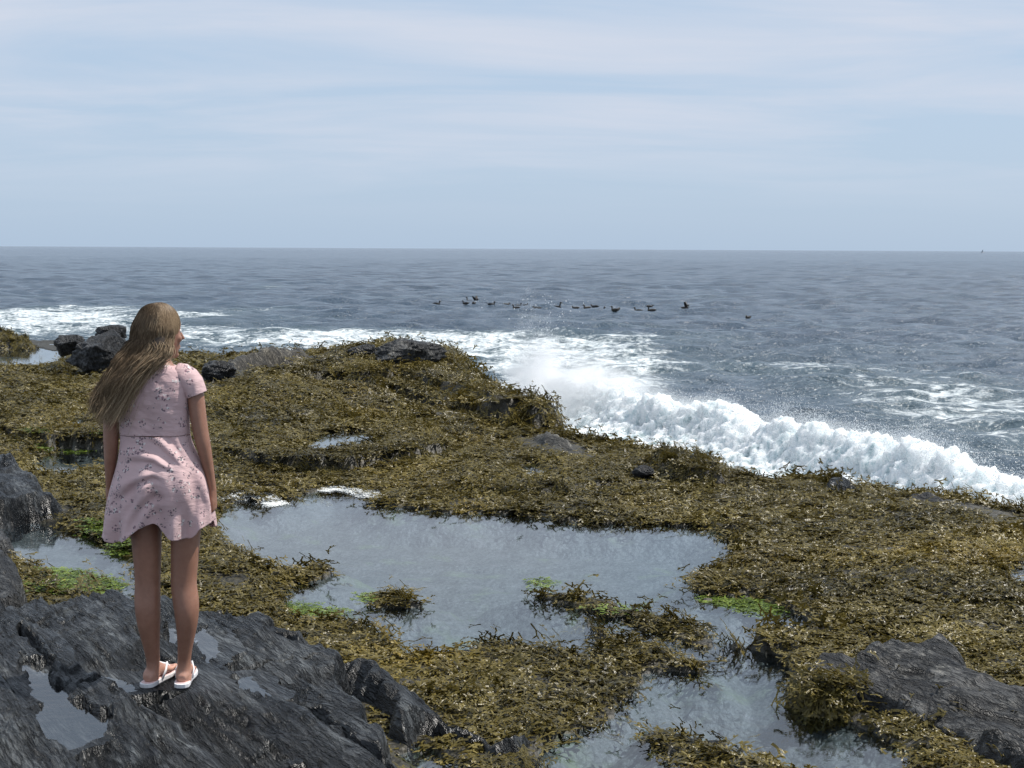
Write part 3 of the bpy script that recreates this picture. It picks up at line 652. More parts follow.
# along the crest
n = 4200; i = (sr.rand(n)*ns).astype(int); e = sr.exponential(.06, n); gate = .3+1.2*np.clip(fbm(ss[i]*1.3, ss[i]*0+2, 4, 3)+.4, 0, 1)
off = sr.normal(size=n)*.18+.1
SP.append(np.stack([cx[i]+nx_[i]*(off+wob[i])+sr.normal(size=n)*.05, cy[i]+ny_[i]*(off+wob[i]), ZS+hv[i]*(1.0-.8*np.maximum(off, 0)**1.2)+e*gate], -1)); SS.append(sr.uniform(.5, 1.0, n))
# front face and run-up
n = 900; i = (sr.rand(n)*ns).astype(int); off = sr.uniform(.2, 2.6, n); SP.append(np.stack([cx[i]+nx_[i]*off, cy[i]+ny_[i]*off, ZS+hv[i]*np.interp(off, prof[:, 0], prof[:, 1])+.05+sr.exponential(.07, n)], -1)); SS.append(sr.uniform(.4, .9, n))
# the burst thrown up against the weed-hung bank
def burst(px, py, z, n, sx, sy, hgt, pw=1.0, sc=(.5, 1.1)):
    g = G(px, py, z); h = sr.rand(n)**1.7
    ang = sr.rand(n)*6.28; rr = np.sqrt(sr.rand(n))*(1-.55*h)
    SP.append(np.stack([g[0]+np.cos(ang)*rr*sx, g[1]+np.sin(ang)*rr*sy, z+h*hgt], -1)); SS.append(sr.uniform(*sc, n)*(1-.45*h))
burst(560, 425, -1.0, 1700, .55, 1.0, .75); burst(600, 425, -1.0, 1700, .7, 1.2, .60); burst(530, 400, -1.0, 1700, .55, 1.1, .95); burst(650, 428, -1.0, 1000, .7, 1.1, .50)
burst(535, 385, -.9, 900, .8, 1.0, 1.45, sc=(.35, .8)); burst(560, 400, -.9, 500, .9, 1.0, 1.15, sc=(.35, .7)); burst(528, 395, -.8, 260, .28, .5, 2.0, sc=(.35, .8)); burst(700, 432, -1.0, 600, .7, .8, .45)
SP = np.vstack(SP); SS = np.concatenate(SS); n = len(SP)
tm = [(drop_mesh(40+k, 60, .075, .0015, .0055), M_SPRAY) for k in range(5)]
scatter('spray', SP, sr.uniform(0, 6.28, (n, 3)), np.repeat(SS[:, None], 3, 1), sr.randint(0, 5, n), tm)
# single larger drops
n = 420; g = G(535, 395, -.9); ang = sr.normal(size=n)*.33; hh = sr.rand(n)**1.5*1.7
P1 = np.stack([g[0]+ang*(.6+.4*hh)+.1, g[1]+sr.normal(size=n)*.5, -.7+hh], -1)
n2 = 300; i = (sr.rand(n2)*ns).astype(int); P2 = np.stack([cx[i]+sr.normal(size=n2)*.12, cy[i]+sr.normal(size=n2)*.12, ZS+hv[i]+sr.exponential(.08, n2)], -1)
PP = np.vstack([P1, P2]); tm2 = [(drop_mesh(90, 1, 0, .004, .011), M_SPRAY), (drop_mesh(93, 2, .03, .004, .009), M_SPRAY)]
sc = sr.uniform(.5, 1.3, len(PP))
scatter('spray_drops', PP, sr.uniform(0, 6.28, (len(PP), 3)), np.repeat(sc[:, None], 3, 1), sr.randint(0, 2, len(PP)), tm2)

# fine mist hanging over the breaker and thickest where it strikes the bank: a bank of suspended droplets
m = N('mist'); geo = m.n('ShaderNodeNewGeometry'); a = m.noise((geo, 'Position'), 2.6, 7, .68, .9); tco = m.n('ShaderNodeTexCoord')
ln_ = m.n('ShaderNodeVectorMath', {0: (tco, 'Object')}, operation='LENGTH')
fall = m.math('POWER', m.math('SUBTRACT', 1.0, (ln_, 'Value'), clamp=True), 1.6)
den = m.math('MULTIPLY', m.math('MULTIPLY', m.math('SUBTRACT', (a, 'Fac'), .43, clamp=True), fall), 26.0)
pv = m.n('ShaderNodeVolumePrincipled', {'Color': (1, 1, 1, 1), 'Density': den, 'Anisotropy': .2})
m.t.links.new(pv.outputs[0], m.out.inputs['Volume']); M_MIST = m.m
def puff(px, py, z, sx, sy, sz, rz=0):
    bm = bmesh.new(); bmesh.ops.create_icosphere(bm, subdivisions=3, radius=1); me = bpy.data.meshes.new('spray_mist'); bm.to_mesh(me); bm.free()
    o = link('spray_mist', me, M_MIST, kind='stuff'); g = G(px, py, z); o.location = g; o.scale = (sx, sy, sz); o.rotation_euler = (0, 0, rz)
puff(575, 395, -.60, 1.9, 1.1, .95, R(-60)); puff(545, 378, -.40, .9, .8, .95, R(20)); puff(625, 400, -.55, 1.3, .8, .65, R(-60))
puff(690, 420, -.62, 1.9, .55, .42, R(-62)); puff(850, 448, -.6, 2.2, .5, .38, R(-62))
# ================================================================== seaweed
def frond_clump(seed, n=20, spread=.075, length=(.06, .10), width=.0085, lift=(2, 26), main=55):
    r = np.random.RandomState(seed); V, F, T, H = [], [], [], []
    def strip(path, w0, w1, t0, t1, tip, tw, hue):
        base = len(V); k = len(path)
        for i, p in enumerate(path):
            f = i/(k-1); w = w0+(w1-w0)*f
            if tip: w *= (1.0, 1.15, 1.5, .9, .25)[min(4, int(round(f*4)))]
            d = path[min(i+1, k-1)]-path[max(i-1, 0)]; d = d/(np.linalg.norm(d)+1e-9)
            s = np.cross(d, np.array([math.sin(tw)*.8, .25*math.cos(tw), 1.0])); s /= np.linalg.norm(s)+1e-9
            V.extend([p-s*w, p+s*w]); T.extend([t0+(t1-t0)*f]*2); H.extend([hue]*2)
            if i: a = base+2*i; F.append((a-2, a-1, a+1, a))
    def grow(p, ang, el, ln, w, depth, hue, t):
        k = 3 if depth < 2 else 5
        path = [p]; e = el
        for i in range(k-1):
            e -= r.uniform(4, 22) if p[2] > .01 else 3
            st = ln/(k-1); d = np.array([math.cos(R(ang))*math.cos(R(e)), math.sin(R(ang))*math.cos(R(e)), math.sin(R(e))]); q = path[-1]+d*st
            if q[2] < .004: q[2] = .004+r.rand()*.006; e = max(e, r.uniform(-5, 12))
            path.append(q); ang += r.normal()*9
        strip(path, w, w*.85, t, t+.33, depth == 2, r.uniform(0, 6.28), hue)
        if depth < 2:
            for s in (-1, 1):
                if r.rand() < .93: grow(path[-1], ang+s*r.uniform(14, 38), e+r.uniform(-6, 16), ln*r.uniform(.62, .95), w*.86, depth+1, hue, t+.33)
    for i in range(n):
        ang = r.normal()*main; p = np.array([r.normal()*spread-.03, r.normal()*spread, r.uniform(.0, .022)])
        grow(p, ang, r.uniform(*lift), r.uniform(*length)*.45, width*r.uniform(.55, 1.0), 0, r.rand(), 0.0)
    return mesh_np('clump', np.array(V), np.array(F), True, {'tip': T, 'hue': H})
def weed_mat(name, base=((.022, .019, .006), (.088, .070, .017), (.168, .132, .034), (.31, .25, .088)), yel=(.22, .15, .012)):
    m = N(name); tip = m.attr('tip'); hue = m.attr('hue'); tone = m.attr('tone', 'INSTANCER'); yl = m.attr('yellow', 'INSTANCER')
    oi = m.n('ShaderNodeObjectInfo')
    f = m.math('ADD', m.math('MULTIPLY', tip, .36), m.math('MULTIPLY', hue, .40)); f = m.math('ADD', f, m.math('MULTIPLY', (oi, 'Random'), .16)); f = m.math('ADD', f, tone)
    col = m.ramp(f, [(.10, base[0]), (.42, base[1]), (.74, base[2]), (1.0, base[3])])
    col = m.mix(m.math('MULTIPLY', yl, m.math('ADD', m.math('MULTIPLY', tip, .8), .2), clamp=True), col, yel)
    geo = m.n('ShaderNodeNewGeometry'); nz = m.noise((geo, 'Position'), 90, 2, .5)
    p = m.bsdf(col, .28, Normal=(m.bump((nz, 'Fac'), .4, .01), 'Normal')); p.inputs['Specular IOR Level'].default_value = .30
    tl = m.n('ShaderNodeBsdfTranslucent', {'Color': col})
    return m.done(m.n('ShaderNodeMixShader', {0: .22, 1: (p, 0), 2: (tl, 0)}))
M_WEED = weed_mat('brown_wrack'); M_GREEN = weed_mat('green_weed', ((.04, .065, .01), (.10, .15, .022), (.20, .27, .045), (.32, .38, .09)), (.24, .30, .05))

wr2 = np.random.RandomState(77)
def euler_from(nrm, dirx):
    """XYZ eulers that turn Z on to the normal and X towards dirx"""
    z = nrm/np.linalg.norm(nrm, axis=1)[:, None]; x = dirx-(dirx*z).sum(1)[:, None]*z; x /= np.linalg.norm(x, axis=1)[:, None]+1e-9; y = np.cross(z, x)
    ry = np.arcsin(np.clip(-x[:, 2], -1, 1)); rx = np.arctan2(y[:, 2], z[:, 2]); rz = np.arctan2(x[:, 1], x[:, 0])
    return np.stack([rx, ry, rz], -1)
def rock_mask(x, y):
    d = np.full(x.shape, -9.0)
    for r in ROCKS:
        if r.weed is None: d = np.maximum(d, r.d(x, y))
    return d
def collect(fn, x, y, eps=.05):
    z = fn(x, y); zx = (fn(x+eps, y)-z)/eps; zy = (fn(x, y+eps)-z)/eps
    return z, np.stack([-zx, -zy, np.ones_like(zx)], -1)
hterr = lambda x, y: terrain(x, y)[0]
pts, nrm, sc, gsel = [], [], [], []
def rand_fan(n, y0, y1, tl=-.50, tr=.50):
    y = np.sqrt(wr2.rand(n)*(y1*y1-y0*y0)+y0*y0); return wr2.uniform(tl, tr, n)*(y+1.0), y
bare_n = lambda x, y: fbm(x*1.1, y*1.1, 31, 4)
for y0, y1, dens, s in ((4.6, 10, 330, .85), (10, 15, 220, 1.0), (15, 21, 150, 1.2), (21, 30, 80, 1.5)):
    n = int(dens*1.0*.5*(y1**2-y0**2)); x, y = rand_fan(n, y0, y1)
    z, pool, ds = terrain(x, y)
    ok = (pool < wr2.normal(size=n)*.022-.018) & (ds < .35) & (rock_mask(x, y) < -.015)
    b = bare_n(x, y); ok &= ~((b > .6) & (wr2.rand(n) < .85) & (pool < -.2)); ok &= (wr2.rand(n) < .62+.9*(fbm(x*2.2, y*2.2, 35, 3)+.25)) | (pool > -.22)
    x, y = x[ok], y[ok]; z, nn = collect(hterr, x, y)
    pts.append(np.stack([x, y, z], -1)); nrm.append(nn); sc.append(np.full(len(x), s)*wr2.uniform(.7, 1.2, len(x)))
def on_rock(r, n, cond):
    lo, hi = r.P.min(0), r.P.max(0); x = wr2.uniform(lo[0]-.05, hi[0]+.05, n); y = wr2.uniform(lo[1]-.05, hi[1]+.05, n)
    z, d = r.h(x, y); ok = (d > -.015) & cond(x, y, d); x, y = x[ok], y[ok]
    z, nn = collect(lambda a, b: r.h(a, b)[0], x, y, .04); pts.append(np.stack([x, y, z+.0], -1)); nrm.append(nn)
    sc.append(wr2.uniform(.6, .95, len(x))*(1.0 if y.mean() < 10 else .9 if y.mean() < 20 else 1.2))
pr = poly([(776,640),(835,648),(848,664),(885,680),(925,700),(945,725),(930,775),(776,750)], .03)
on_rock(RIGHT, 3200, lambda x, y, d: (sd_poly(pr, x+.08*fbm(x*4, y*4, 2, 3), y+.1*fbm(x*4, y*4, 6, 3)) > 0))
on_rock(PT1, 1500, lambda x, y, d: (d > .0) & (fbm(x*2, y*2, 1, 3) > -.35) & (x < 1.8))
on_rock(PT5, 900, lambda x, y, d: fbm(x*2, y*2, 4, 3) > -.1)
on_rock(REEF, 9000, lambda x, y, d: fbm(x*.8, y*.8, 4, 3) > -.4)
pn_ = poly([(415,722),(440,722),(470,740),(500,765),(440,765),(412,742)], -.15)
pts = np.vstack(pts); nrm = np.vstack(nrm); sc = np.concatenate(sc); n = len(pts)
g = -nrm.copy(); slope = np.hypot(nrm[:, 0], nrm[:, 1]); ang = wr2.uniform(0, 6.283, n)
down = np.stack([nrm[:, 0], nrm[:, 1], -slope*slope], -1); rnd = np.stack([np.cos(ang), np.sin(ang), ang*0], -1)
fl_ = 5.0*fbm(pts[:, 0]*.55, pts[:, 1]*.55, 61, 3); flow = np.stack([np.cos(fl_), np.sin(fl_), fl_*0], -1)
dirx = down*np.clip(slope*2.5, 0, 6)[:, None]+flow*.5+rnd*.35
steep = np.clip(slope/1.2, 0, 1); nr = nrm.copy(); nr[:, 2] *= 1.0
nr = nr/np.linalg.norm(nr, axis=1)[:, None]+wr2.normal(size=(n, 3))*.16
rot = euler_from(nr, dirx)
px, py = pts[:, 0], pts[:, 1]
tone = .04+.24*fbm(px*.9, py*.9, 51, 4)+.08*fbm(px*4, py*4, 52, 3)
yellow = np.clip(1.2*(fbm(px*.75, py*.6, 55, 4)-.18), 0, 1)*np.clip(.6+1.2*fbm(px*5, py*5, 56, 2), 0, 1)
gd = np.clip(.3+.02*(py-6), .3, .55)
print('weed clumps', n)
tmpl = [(frond_clump(100+k), M_WEED) for k in range(8)]+[(frond_clump(130+k, 16, .07, (.10, .17), .0072, (0, 12), 30), M_WEED) for k in range(1)]
scatter('seaweed', pts, rot, np.stack([sc, sc, sc*wr2.uniform(.5, .95, n)*np.where(slope > .6, .6, 1)], -1), wr2.randint(0, 9, n), tmpl, {'tone': tone, 'yellow': yellow})

# bright green weed at the pool edges
gp = []
def green(pts_px, z, n):
    P = poly(pts_px, z); lo, hi = P.min(0), P.max(0); x = wr2.uniform(lo[0], hi[0], n*3); y = wr2.uniform(lo[1], hi[1], n*3)
    ok = (sd_poly(P, x+.08*fbm(x*3, y*3, 1, 3), y+.15*fbm(x*3, y*3, 2, 3)) > 0) & (rock_mask(x, y) < 0) & (fbm(x*5, y*5, 3, 3) > -.35); x, y = x[ok][:n], y[ok][:n]
    zz = np.maximum(terrain(x, y)[0], z-.02)+.002+.02*wr2.rand(len(x)); gp.append(np.stack([x, y, zz], -1))
green([(36,580),(60,571),(100,575),(112,586),(90,598),(44,596)], -.235, 300); green([(88,528),(115,530),(132,536),(120,541),(92,536)], -.24, 100); green([(10,448),(40,444),(60,452),(20,456)], -.19, 40)
green([(50,450),(100,447),(140,450),(120,455),(70,453)], -.19, 12)
green([(290,604),(320,606),(345,614),(330,616),(300,610)], -.245, 60); green([(366,598),(376,592),(380,604),(368,606)], -.24, 12); green([(706,592),(740,596),(775,608),(760,614),(720,602)], -.245, 45)
green([(530,580),(545,580),(548,586),(534,588)], -.245, 8); green([(116,545),(134,540),(140,552),(126,556)], -.24, 60); green([(598,610),(640,612),(660,618),(640,620)], -.25, 6)
gp = np.vstack(gp); n = len(gp); ang = wr2.uniform(0, 6.28, n)
gt = [(frond_clump(300+k, 12, .05, (.04, .08), .006, (0, 14), 120), M_GREEN) for k in range(4)]
s = wr2.uniform(.7, 1.2, n)
scatter('green_seaweed', gp, np.stack([ang*0, ang*0, ang], -1), np.stack([s, s, s*.45], -1), wr2.randint(0, 4, n), gt, {'tone': wr2.normal(size=n)*.1, 'yellow': wr2.rand(n)*.4})

# pale froth left along the upper rim of the big pool
fr = []
for line in ([(206,506),(222,500),(240,498),(256,497),(268,500),(276,505)], [(322,490),(334,488),(346,488),(356,491),(366,494),(378,499)]):
    L = poly(line, ZP+.004)
    for a, b in zip(L[:-1], L[1:]):
        k = max(3, int(np.hypot(*(b-a))*(260 if line[0][0] in (206, 322) else 30))); t = wr2.rand(k)[:, None]; q = a+(b-a)*t+wr2.normal(size=(k, 2))*np.array([.02, .04]); fr.append(np.hstack([q, np.full((k, 1), ZP+.005)]))
fr = np.vstack(fr); hz_ = terrain(fr[:, 0], fr[:, 1])[0]; fr[:, 2] = np.maximum(fr[:, 2], hz_+.003)
m = N('froth'); M_FROTH = m.done(m.bsdf((.60, .61, .59), .6)); n = len(fr)
def bub(seed):
    r = np.random.RandomState(seed); Vs, Fs = [], []
    bm = bmesh.new(); bmesh.ops.create_icosphere(bm, subdivisions=1, radius=1); P = np.array([v.co[:] for v in bm.verts]); Fc = np.array([[v.index for v in f.verts] for f in bm.faces]); bm.free()
    for i in range(26): rad = r.uniform(.003, .009); Vs.append(P*rad*np.array([1.3, 1.3, .55])+np.array([r.normal()*.035, r.normal()*.035, 0])); Fs.append(Fc+len(P)*i)
    return mesh_np('froth', np.vstack(Vs), np.vstack(Fs))
scatter('sea_froth', fr, np.stack([np.zeros(n), np.zeros(n), wr2.uniform(0, 6.28, n)], -1), np.repeat(wr2.uniform(.6, 1.1, n)[:, None], 3, 1), wr2.randint(0, 3, n), [(bub(k), M_FROTH) for k in range(3)])
# ================================================================== the woman on the ledge
YP = float(G(168, 685, 0.0)[1])
def P(px, py, dy=0.0):
    d = ray(px, py); t = (YP+dy-CAM[1])/d[1]; return CAM+d*t
PXM = float(P(101, 400)[0]-P(100, 400)[0])        # metres per pixel at the woman
def loft(rings, n=20):
    """rings: list of (centre, axis_u, axis_v) ; closed ends"""
    V, F = [], []
    for c, u, v in rings:
        for k in range(n):
            a = 2*math.pi*k/n; V.append(np.array(c)+np.array(u)*math.cos(a)+np.array(v)*math.sin(a))
    m = len(rings)
    for i in range(m-1):
        for k in range(n): F.append((i*n+k, i*n+(k+1) % n, (i+1)*n+(k+1) % n, (i+1)*n+k))
    V.append(np.array(rings[0][0])); V.append(np.array(rings[-1][0])); a, b = len(V)-2, len(V)-1
    T = []
    for k in range(n): T.append((a, (k+1) % n, k)); T.append((b, (m-1)*n+k, (m-1)*n+(k+1) % n))
    return V, F, T
def hr(pxl, pxr, py, dy=0.0, ry=.05):          # a level elliptical ring from its left and right edge in the picture plane
    a, b = P(pxl, py, dy), P(pxr, py, dy); c = (a+b)/2; return (c, (np.linalg.norm(b-a)/2, 0, 0), (0, ry, 0))
def tube(path, radii, n=12, flat=None):
    rings = []; path = [np.array(p, float) for p in path]
    for i, p in enumerate(path):
        d = path[min(i+1, len(path)-1)]-path[max(i-1, 0)]; d /= np.linalg.norm(d)
        h = np.array([0, 0, 1.0]) if abs(d[2]) < .9 else np.array([0, 1.0, 0]); u = np.cross(d, h); u /= np.linalg.norm(u); v = np.cross(d, u)
        r = radii[i]; ru, rv = r if hasattr(r, '__len__') else (r, r)
        rings.append((p, u*ru, v*rv))
    return loft(rings, n)
def ellipsoid(c, ax, n=20, m=12):              # ax: three axis vectors
    rings = []
    for i in range(m+1):
        t = -math.pi/2+math.pi*i/m; s, q = math.sin(t), max(math.cos(t), .02)
        rings.append((np.array(c)+np.array(ax[2])*s, np.array(ax[0])*q, np.array(ax[1])*q))
    return loft(rings, n)
def fuse(name, pieces, voxel, smooth_it=4, fac=.4):
    V, F = [], []
    for v, f, tr in pieces:
        b = len(V); V += [tuple(q) for q in v]; F += [tuple(i+b for i in q) for q in f]+[tuple(i+b for i in q) for q in tr]
    me = bpy.data.meshes.new('tmp'); me.from_pydata(V, [], F); me.update()
    bm2 = bmesh.new(); bm2.from_mesh(me)
    bmesh.ops.recalc_face_normals(bm2, faces=bm2.faces); bm2.to_mesh(me); bm2.free()
    o = bpy.data.objects.new('tmp', me); COL.objects.link(o)
    r = o.modifiers.new('r', 'REMESH'); r.mode = 'VOXEL'; r.voxel_size = voxel; r.use_smooth_shade = True
    s = o.modifiers.new('s', 'SMOOTH'); s.factor = fac; s.iterations = smooth_it
    dg = bpy.context.evaluated_depsgraph_get(); dg.update()
    out = bpy.data.meshes.new_from_object(o.evaluated_get(dg)); out.name = name
    bpy.data.objects.remove(o); out.polygons.foreach_set('use_smooth', [True]*len(out.polygons)); return out
ROOT = bpy.data.objects.new('person', None); COL.objects.link(ROOT)
tag(ROOT, 'young woman in a pink floral dress and white flip-flops seen from behind with windblown hair', 'person')
ORIG = np.array([P(168, 685)[0], YP, 0.0]); ROOT.location = ORIG
def child(name, me, mat, parent=ROOT, label=None):
    if parent is ROOT:
        co = np.empty(len(me.vertices)*3, np.float32); me.vertices.foreach_get('co', co); co = co.reshape(-1, 3)-ORIG; me.vertices.foreach_set('co', co.astype(np.float32).ravel()); me.update()
    o = link(name, me, mat, label=label); o.parent = parent; return o
body = []
# legs, seen from behind: (left edge, right edge, row, depth, half-thickness)
LL = [(118, 160, 478, .02, .095), (124, 161, 505, .015, .088), (131, 161.5, 530, .01, .078), (133, 161, 552, .005, .070), (135, 160.5, 572, .0, .060), (135.3, 160, 584, -.004, .056), (134.6, 160.2, 596, -.012, .057), (134.8, 160.3, 608, -.020, .060), (137, 160, 622, -.020, .056), (141, 159.6, 638, -.012, .046), (145, 159.4, 652, -.002, .037), (147.2, 159.6, 664, .004, .034), (146.8, 159.8, 672, .004, .038), (145.6, 159, 679, .0, .040), (146.5, 158, 683.0, .0, .034)]
LR = [(160, 203, 478, .02, .095), (166, 202, 505, .015, .088), (171.3, 200.4, 530, .01, .078), (171.2, 199, 552, .005, .070), (171, 197, 572, .0, .060), (171, 196, 584, -.004, .056), (172, 198.6, 596, -.012, .057), (174, 199.2, 608, -.020, .060), (176, 198, 622, -.020, .055), (177.6, 194.4, 638, -.012, .045), (178, 191.4, 652, -.002, .037), (177.6, 190.4, 664, .004, .034), (177, 191, 672, .004, .038), (176.2, 191.6, 679, .0, .040), (177, 191, 683.0, .0, .034)]
def dense(rows, k=46):
    rows = np.array(rows, float); q = np.linspace(0, len(rows)-1, k); A = np.stack([np.interp(q, range(len(rows)), rows[:, j]) for j in range(rows.shape[1])], 1)
    for _ in range(4): A[1:-1] = (A[:-2]+2*A[1:-1]+A[2:])/4
    return [tuple(a) for a in A]
for Lg in (LL, LR): body.append(loft([hr(*q) for q in dense(Lg)], 28))
# knees' hollows are left by the calf and thigh swelling; feet
SOLE = .026
def foot(heel_px, ang, length=.225):
    h = P(*heel_px); h = np.array([h[0], YP-.035, 0.0]); f = np.array([math.sin(ang), math.cos(ang), 0]); s = np.array([math.cos(ang), -math.sin(ang), 0]); z = np.array([0, 0, 1.0])
    rings = []
    for t, wd, ht in ((-.01, .018, .030), (.01, .028, .050), (.05, .031, .072), (.09, .033, .074), (.13, .038, .055), (.16, .042, .038), (.19, .042, .028), (.205, .038, .022)):
        t = t*.84; rings.append((h+f*t+z*(SOLE+ht/2-.002), s*wd, z*(ht/2)))
    body.append(loft(rings, 18))
    for k, (o, l, r) in enumerate(((-.030, .036, .0115), (-.012, .036, .0085), (.003, .032, .008), (.017, .027, .0075), (.030, .021, .007))):
        sgn = -1 if heel_px[0] < 168 else 1
        a = h+f*(.174-.006*k)+s*(o*sgn)+z*(SOLE+.013); body.append(tube([a, a+f*l*.6+z*.002, a+f*l-z*.003], [r*1.05, r, r*.75], 10))
    return h, f, s
FL = foot((150, 684), R(13)); FR = foot((184, 684), R(-5))
# trunk
for ring in [[(119, 203, 486, .02, .105), (118, 202, 474, .0, .115), (121, 196, 458, .01, .105), (123, 190, 445, .015, .092), (124, 187, 433, .015, .084), (123, 186, 420, .015, .086), (121, 186, 404, .015, .092), (117, 189, 390, .012, .090), (118, 190, 380, .008, .080), (124, 186, 372, .005, .068), (137, 175, 366, .005, .055), (146, 171, 361, .01, .048), (147.5, 170, 352, .02, .047), (148, 170, 342, .03, .047)]]:
    body.append(loft([hr(q[0]+2.5*(q[2] > 368), q[1]-2.5*(q[2] > 368), q[2], q[3], q[4]-.013*(q[2] > 368)-.012*(q[2] > 440)) for q in ring], 28))
for sx, dyb in ((-1, -.07), (1, -.07)):        # seat
    c = P(142 if sx < 0 else 181, 481, -.025); body.append(ellipsoid(c, ((.075, 0, 0), (0, .070, 0), (0, 0, .09))))
# arms
def arm(rows, n=18):
    body.append(loft([hr(*q) for q in dense(rows, 34)], n))
AR = [(179, 196, 373, .01, .040), (184, 201.5, 382, .01, .043), (187, 204, 394, .01, .043), (188.6, 205.5, 408, .005, .041), (190.6, 207, 422, .0, .038), (193, 208.8, 434, -.003, .035), (195.6, 210.6, 444, -.004, .034), (199, 212, 455, .004, .034), (202.4, 213.6, 467, .014, .032), (205.6, 215, 479, .026, .027), (208.4, 216.4, 490, .036, .024)]
AL = [(112, 130, 373, .01, .040), (107.5, 125, 382, .01, .043), (104.6, 121.5, 394, .01, .042), (103.6, 120, 408, .005, .040), (103.2, 118.8, 422, .0, .037), (103.4, 118.8, 436, -.003, .034), (103.8, 118.4, 446, .0, .034), (104.2, 117.2, 457, .006, .033), (104.8, 115.6, 469, .016, .030), (105.6, 113.6, 481, .028, .025), (106.6, 112.8, 491, .036, .022)]
arm(AR); arm(AL)
def hand(wrist, down, sd):
    """relaxed hand hanging at the side, seen edge-on from behind; sd=+1 right hand (palm faces -x)"""
    d = np.array(down); d /= np.linalg.norm(d); f = np.array([0, 1.0, 0]); f -= d*f.dot(d); f /= np.linalg.norm(f); m_ = np.cross(f, d); m_ /= np.linalg.norm(m_)
    if m_[0]*sd > 0: m_ = -m_          # towards the thigh
    wv = np.array(wrist)
    body.append(loft([(wv-d*.01, f*.023, m_*.018), (wv+d*.015, f*.029, m_*.016), (wv+d*.045, f*.038, m_*.015), (wv+d*.075, f*.039, m_*.0135), (wv+d*.085, f*.036, m_*.011)], 18))
    for k, (o, ln) in enumerate(((.030, .072), (.010, .080), (-.010, .074), (-.029, .058))):
        a = wv+d*.078+f*o; cur = a; pts_ = [a-d*.02]; ang = 18+6*k
        for seg_, fr_ in ((0, .46), (1, .30), (2, .24)):
            pts_.append(cur); dirn = d*math.cos(R(ang))+m_*math.sin(R(ang)); cur = cur+dirn*ln*fr_; ang += (34, 26, 0)[seg_]+4*k
        pts_.append(cur); body.append(tube(pts_, [.0085, .0088, .0082, .0074, .0056], 10))
    a = wv+d*.022+f*.026; b = a+d*.030+f*.022+m_*.006; c = b+d*.028+f*.004+m_*.012; e = c+d*.022-f*.002+m_*.006
    body.append(tube([a-f*.012, a, b, c, e], [.012, .013, .0105, .0092, .0066], 10))
hand(P(212.4, 490.5, .036), (.030, .10, -1), 1); hand(P(109.6, 491, .036), (.02, .12, -1), -1)
# head, turned to her right
HC = P(159.5, 331, .015); YAW = R(46); hf = np.array([math.sin(YAW), math.cos(YAW), -.06]); hs = np.array([math.cos(YAW), -math.sin(YAW), 0]); hz_v = np.array([.0, .0, 1.0])
def hp(s, f, z): return HC+hs*s+hf*f+hz_v*z
body.append(ellipsoid(hp(0, -.008, .022), (hs*.072, hf*.092, hz_v*.090)))
body.append(loft([(hp(0, .045, -.112), hs*.018, hf*.016), (hp(0, .040, -.104), hs*.034, hf*.034), (hp(0, .026, -.082), hs*.050, hf*.055), (hp(0, .018, -.05), hs*.060, hf*.070), (hp(0, .014, -.01), hs*.066, hf*.078), (hp(0, .01, .04), hs*.066, hf*.082), (hp(0, .0, .08), hs*.05, hf*.06)], 24))
body.append(tube([hp(0, .088, .012), hp(0, .098, -.010), hp(0, .110, -.030), hp(0, .092, -.040)], [.008, .010, .013, .010], 12))     # nose
body.append(ellipsoid(hp(0, .084, -.062), (hs*.022, hf*.012, hz_v*.006))); body.append(ellipsoid(hp(0, .082, -.072), (hs*.019, hf*.012, hz_v*.006)))   # lips
body.append(ellipsoid(hp(0, .066, -.098), (hs*.022, hf*.022, hz_v*.016)))
body.append(ellipsoid(hp(0, .072, .030), (hs*.050, hf*.016, hz_v*.009)))      # brow
for sx in (-1, 1):
    body.append(ellipsoid(hp(sx*.036, .066, -.028), (hs*.022, hf*.016, hz_v*.018)))
    body.append(ellipsoid(hp(sx*.064, -.004, -.006), (hs*.010, hf*.015, hz_v*.028)))
m = N('skin'); geo = m.n('ShaderNodeNewGeometry'); nn_ = m.noise((geo, 'Position'), 22, 7, .7); n2_ = m.noise((geo, 'Position'), 260, 3, .6)
sepz = m.n('ShaderNodeSeparateXYZ', {0: (geo, 'Position')})
col = m.ramp((nn_, 'Fac'), [(.3, (.24, .115, .074)), (.7, (.32, .162, .107))])
hm = m.n('ShaderNodeMapRange', {'Value': (sepz, 'Z'), 'From Min': .12, 'From Max': .03}); col = m.mix(m.math('MULTIPLY', (hm, 0), .8), col, (.56, .31, .23))
M_SKIN = m.done(m.bsdf(col, .48, Subsurface_Weight=.12, Subsurface_Radius=(.03, .012, .006), Normal=(m.bump((n2_, 'Fac'), .12, .004), 'Normal')))
bo = child('body', fuse('body', body, .0048, 5, .45), M_SKIN)
M_EYE = N('eye_white'); M_EYE = M_EYE.done(M_EYE.bsdf((.75, .73, .70), .15)); M_IRIS = N('iris'); M_IRIS = M_IRIS.done(M_IRIS.bsdf((.05, .07, .09), .15))
def solid(pieces):
    V, F = [], []
    for v, f, tr in pieces:
        b = len(V); V += [tuple(q) for q in v]; F += [tuple(i+b for i in q) for q in f]+[tuple(i+b for i in q) for q in tr]
    me = bpy.data.meshes.new('s'); me.from_pydata(V, [], F); bm2 = bmesh.new(); bm2.from_mesh(me); bmesh.ops.recalc_face_normals(bm2, faces=bm2.faces); bm2.to_mesh(me); bm2.free()
    me.polygons.foreach_set('use_smooth', [True]*len(me.polygons)); me.update(); return me
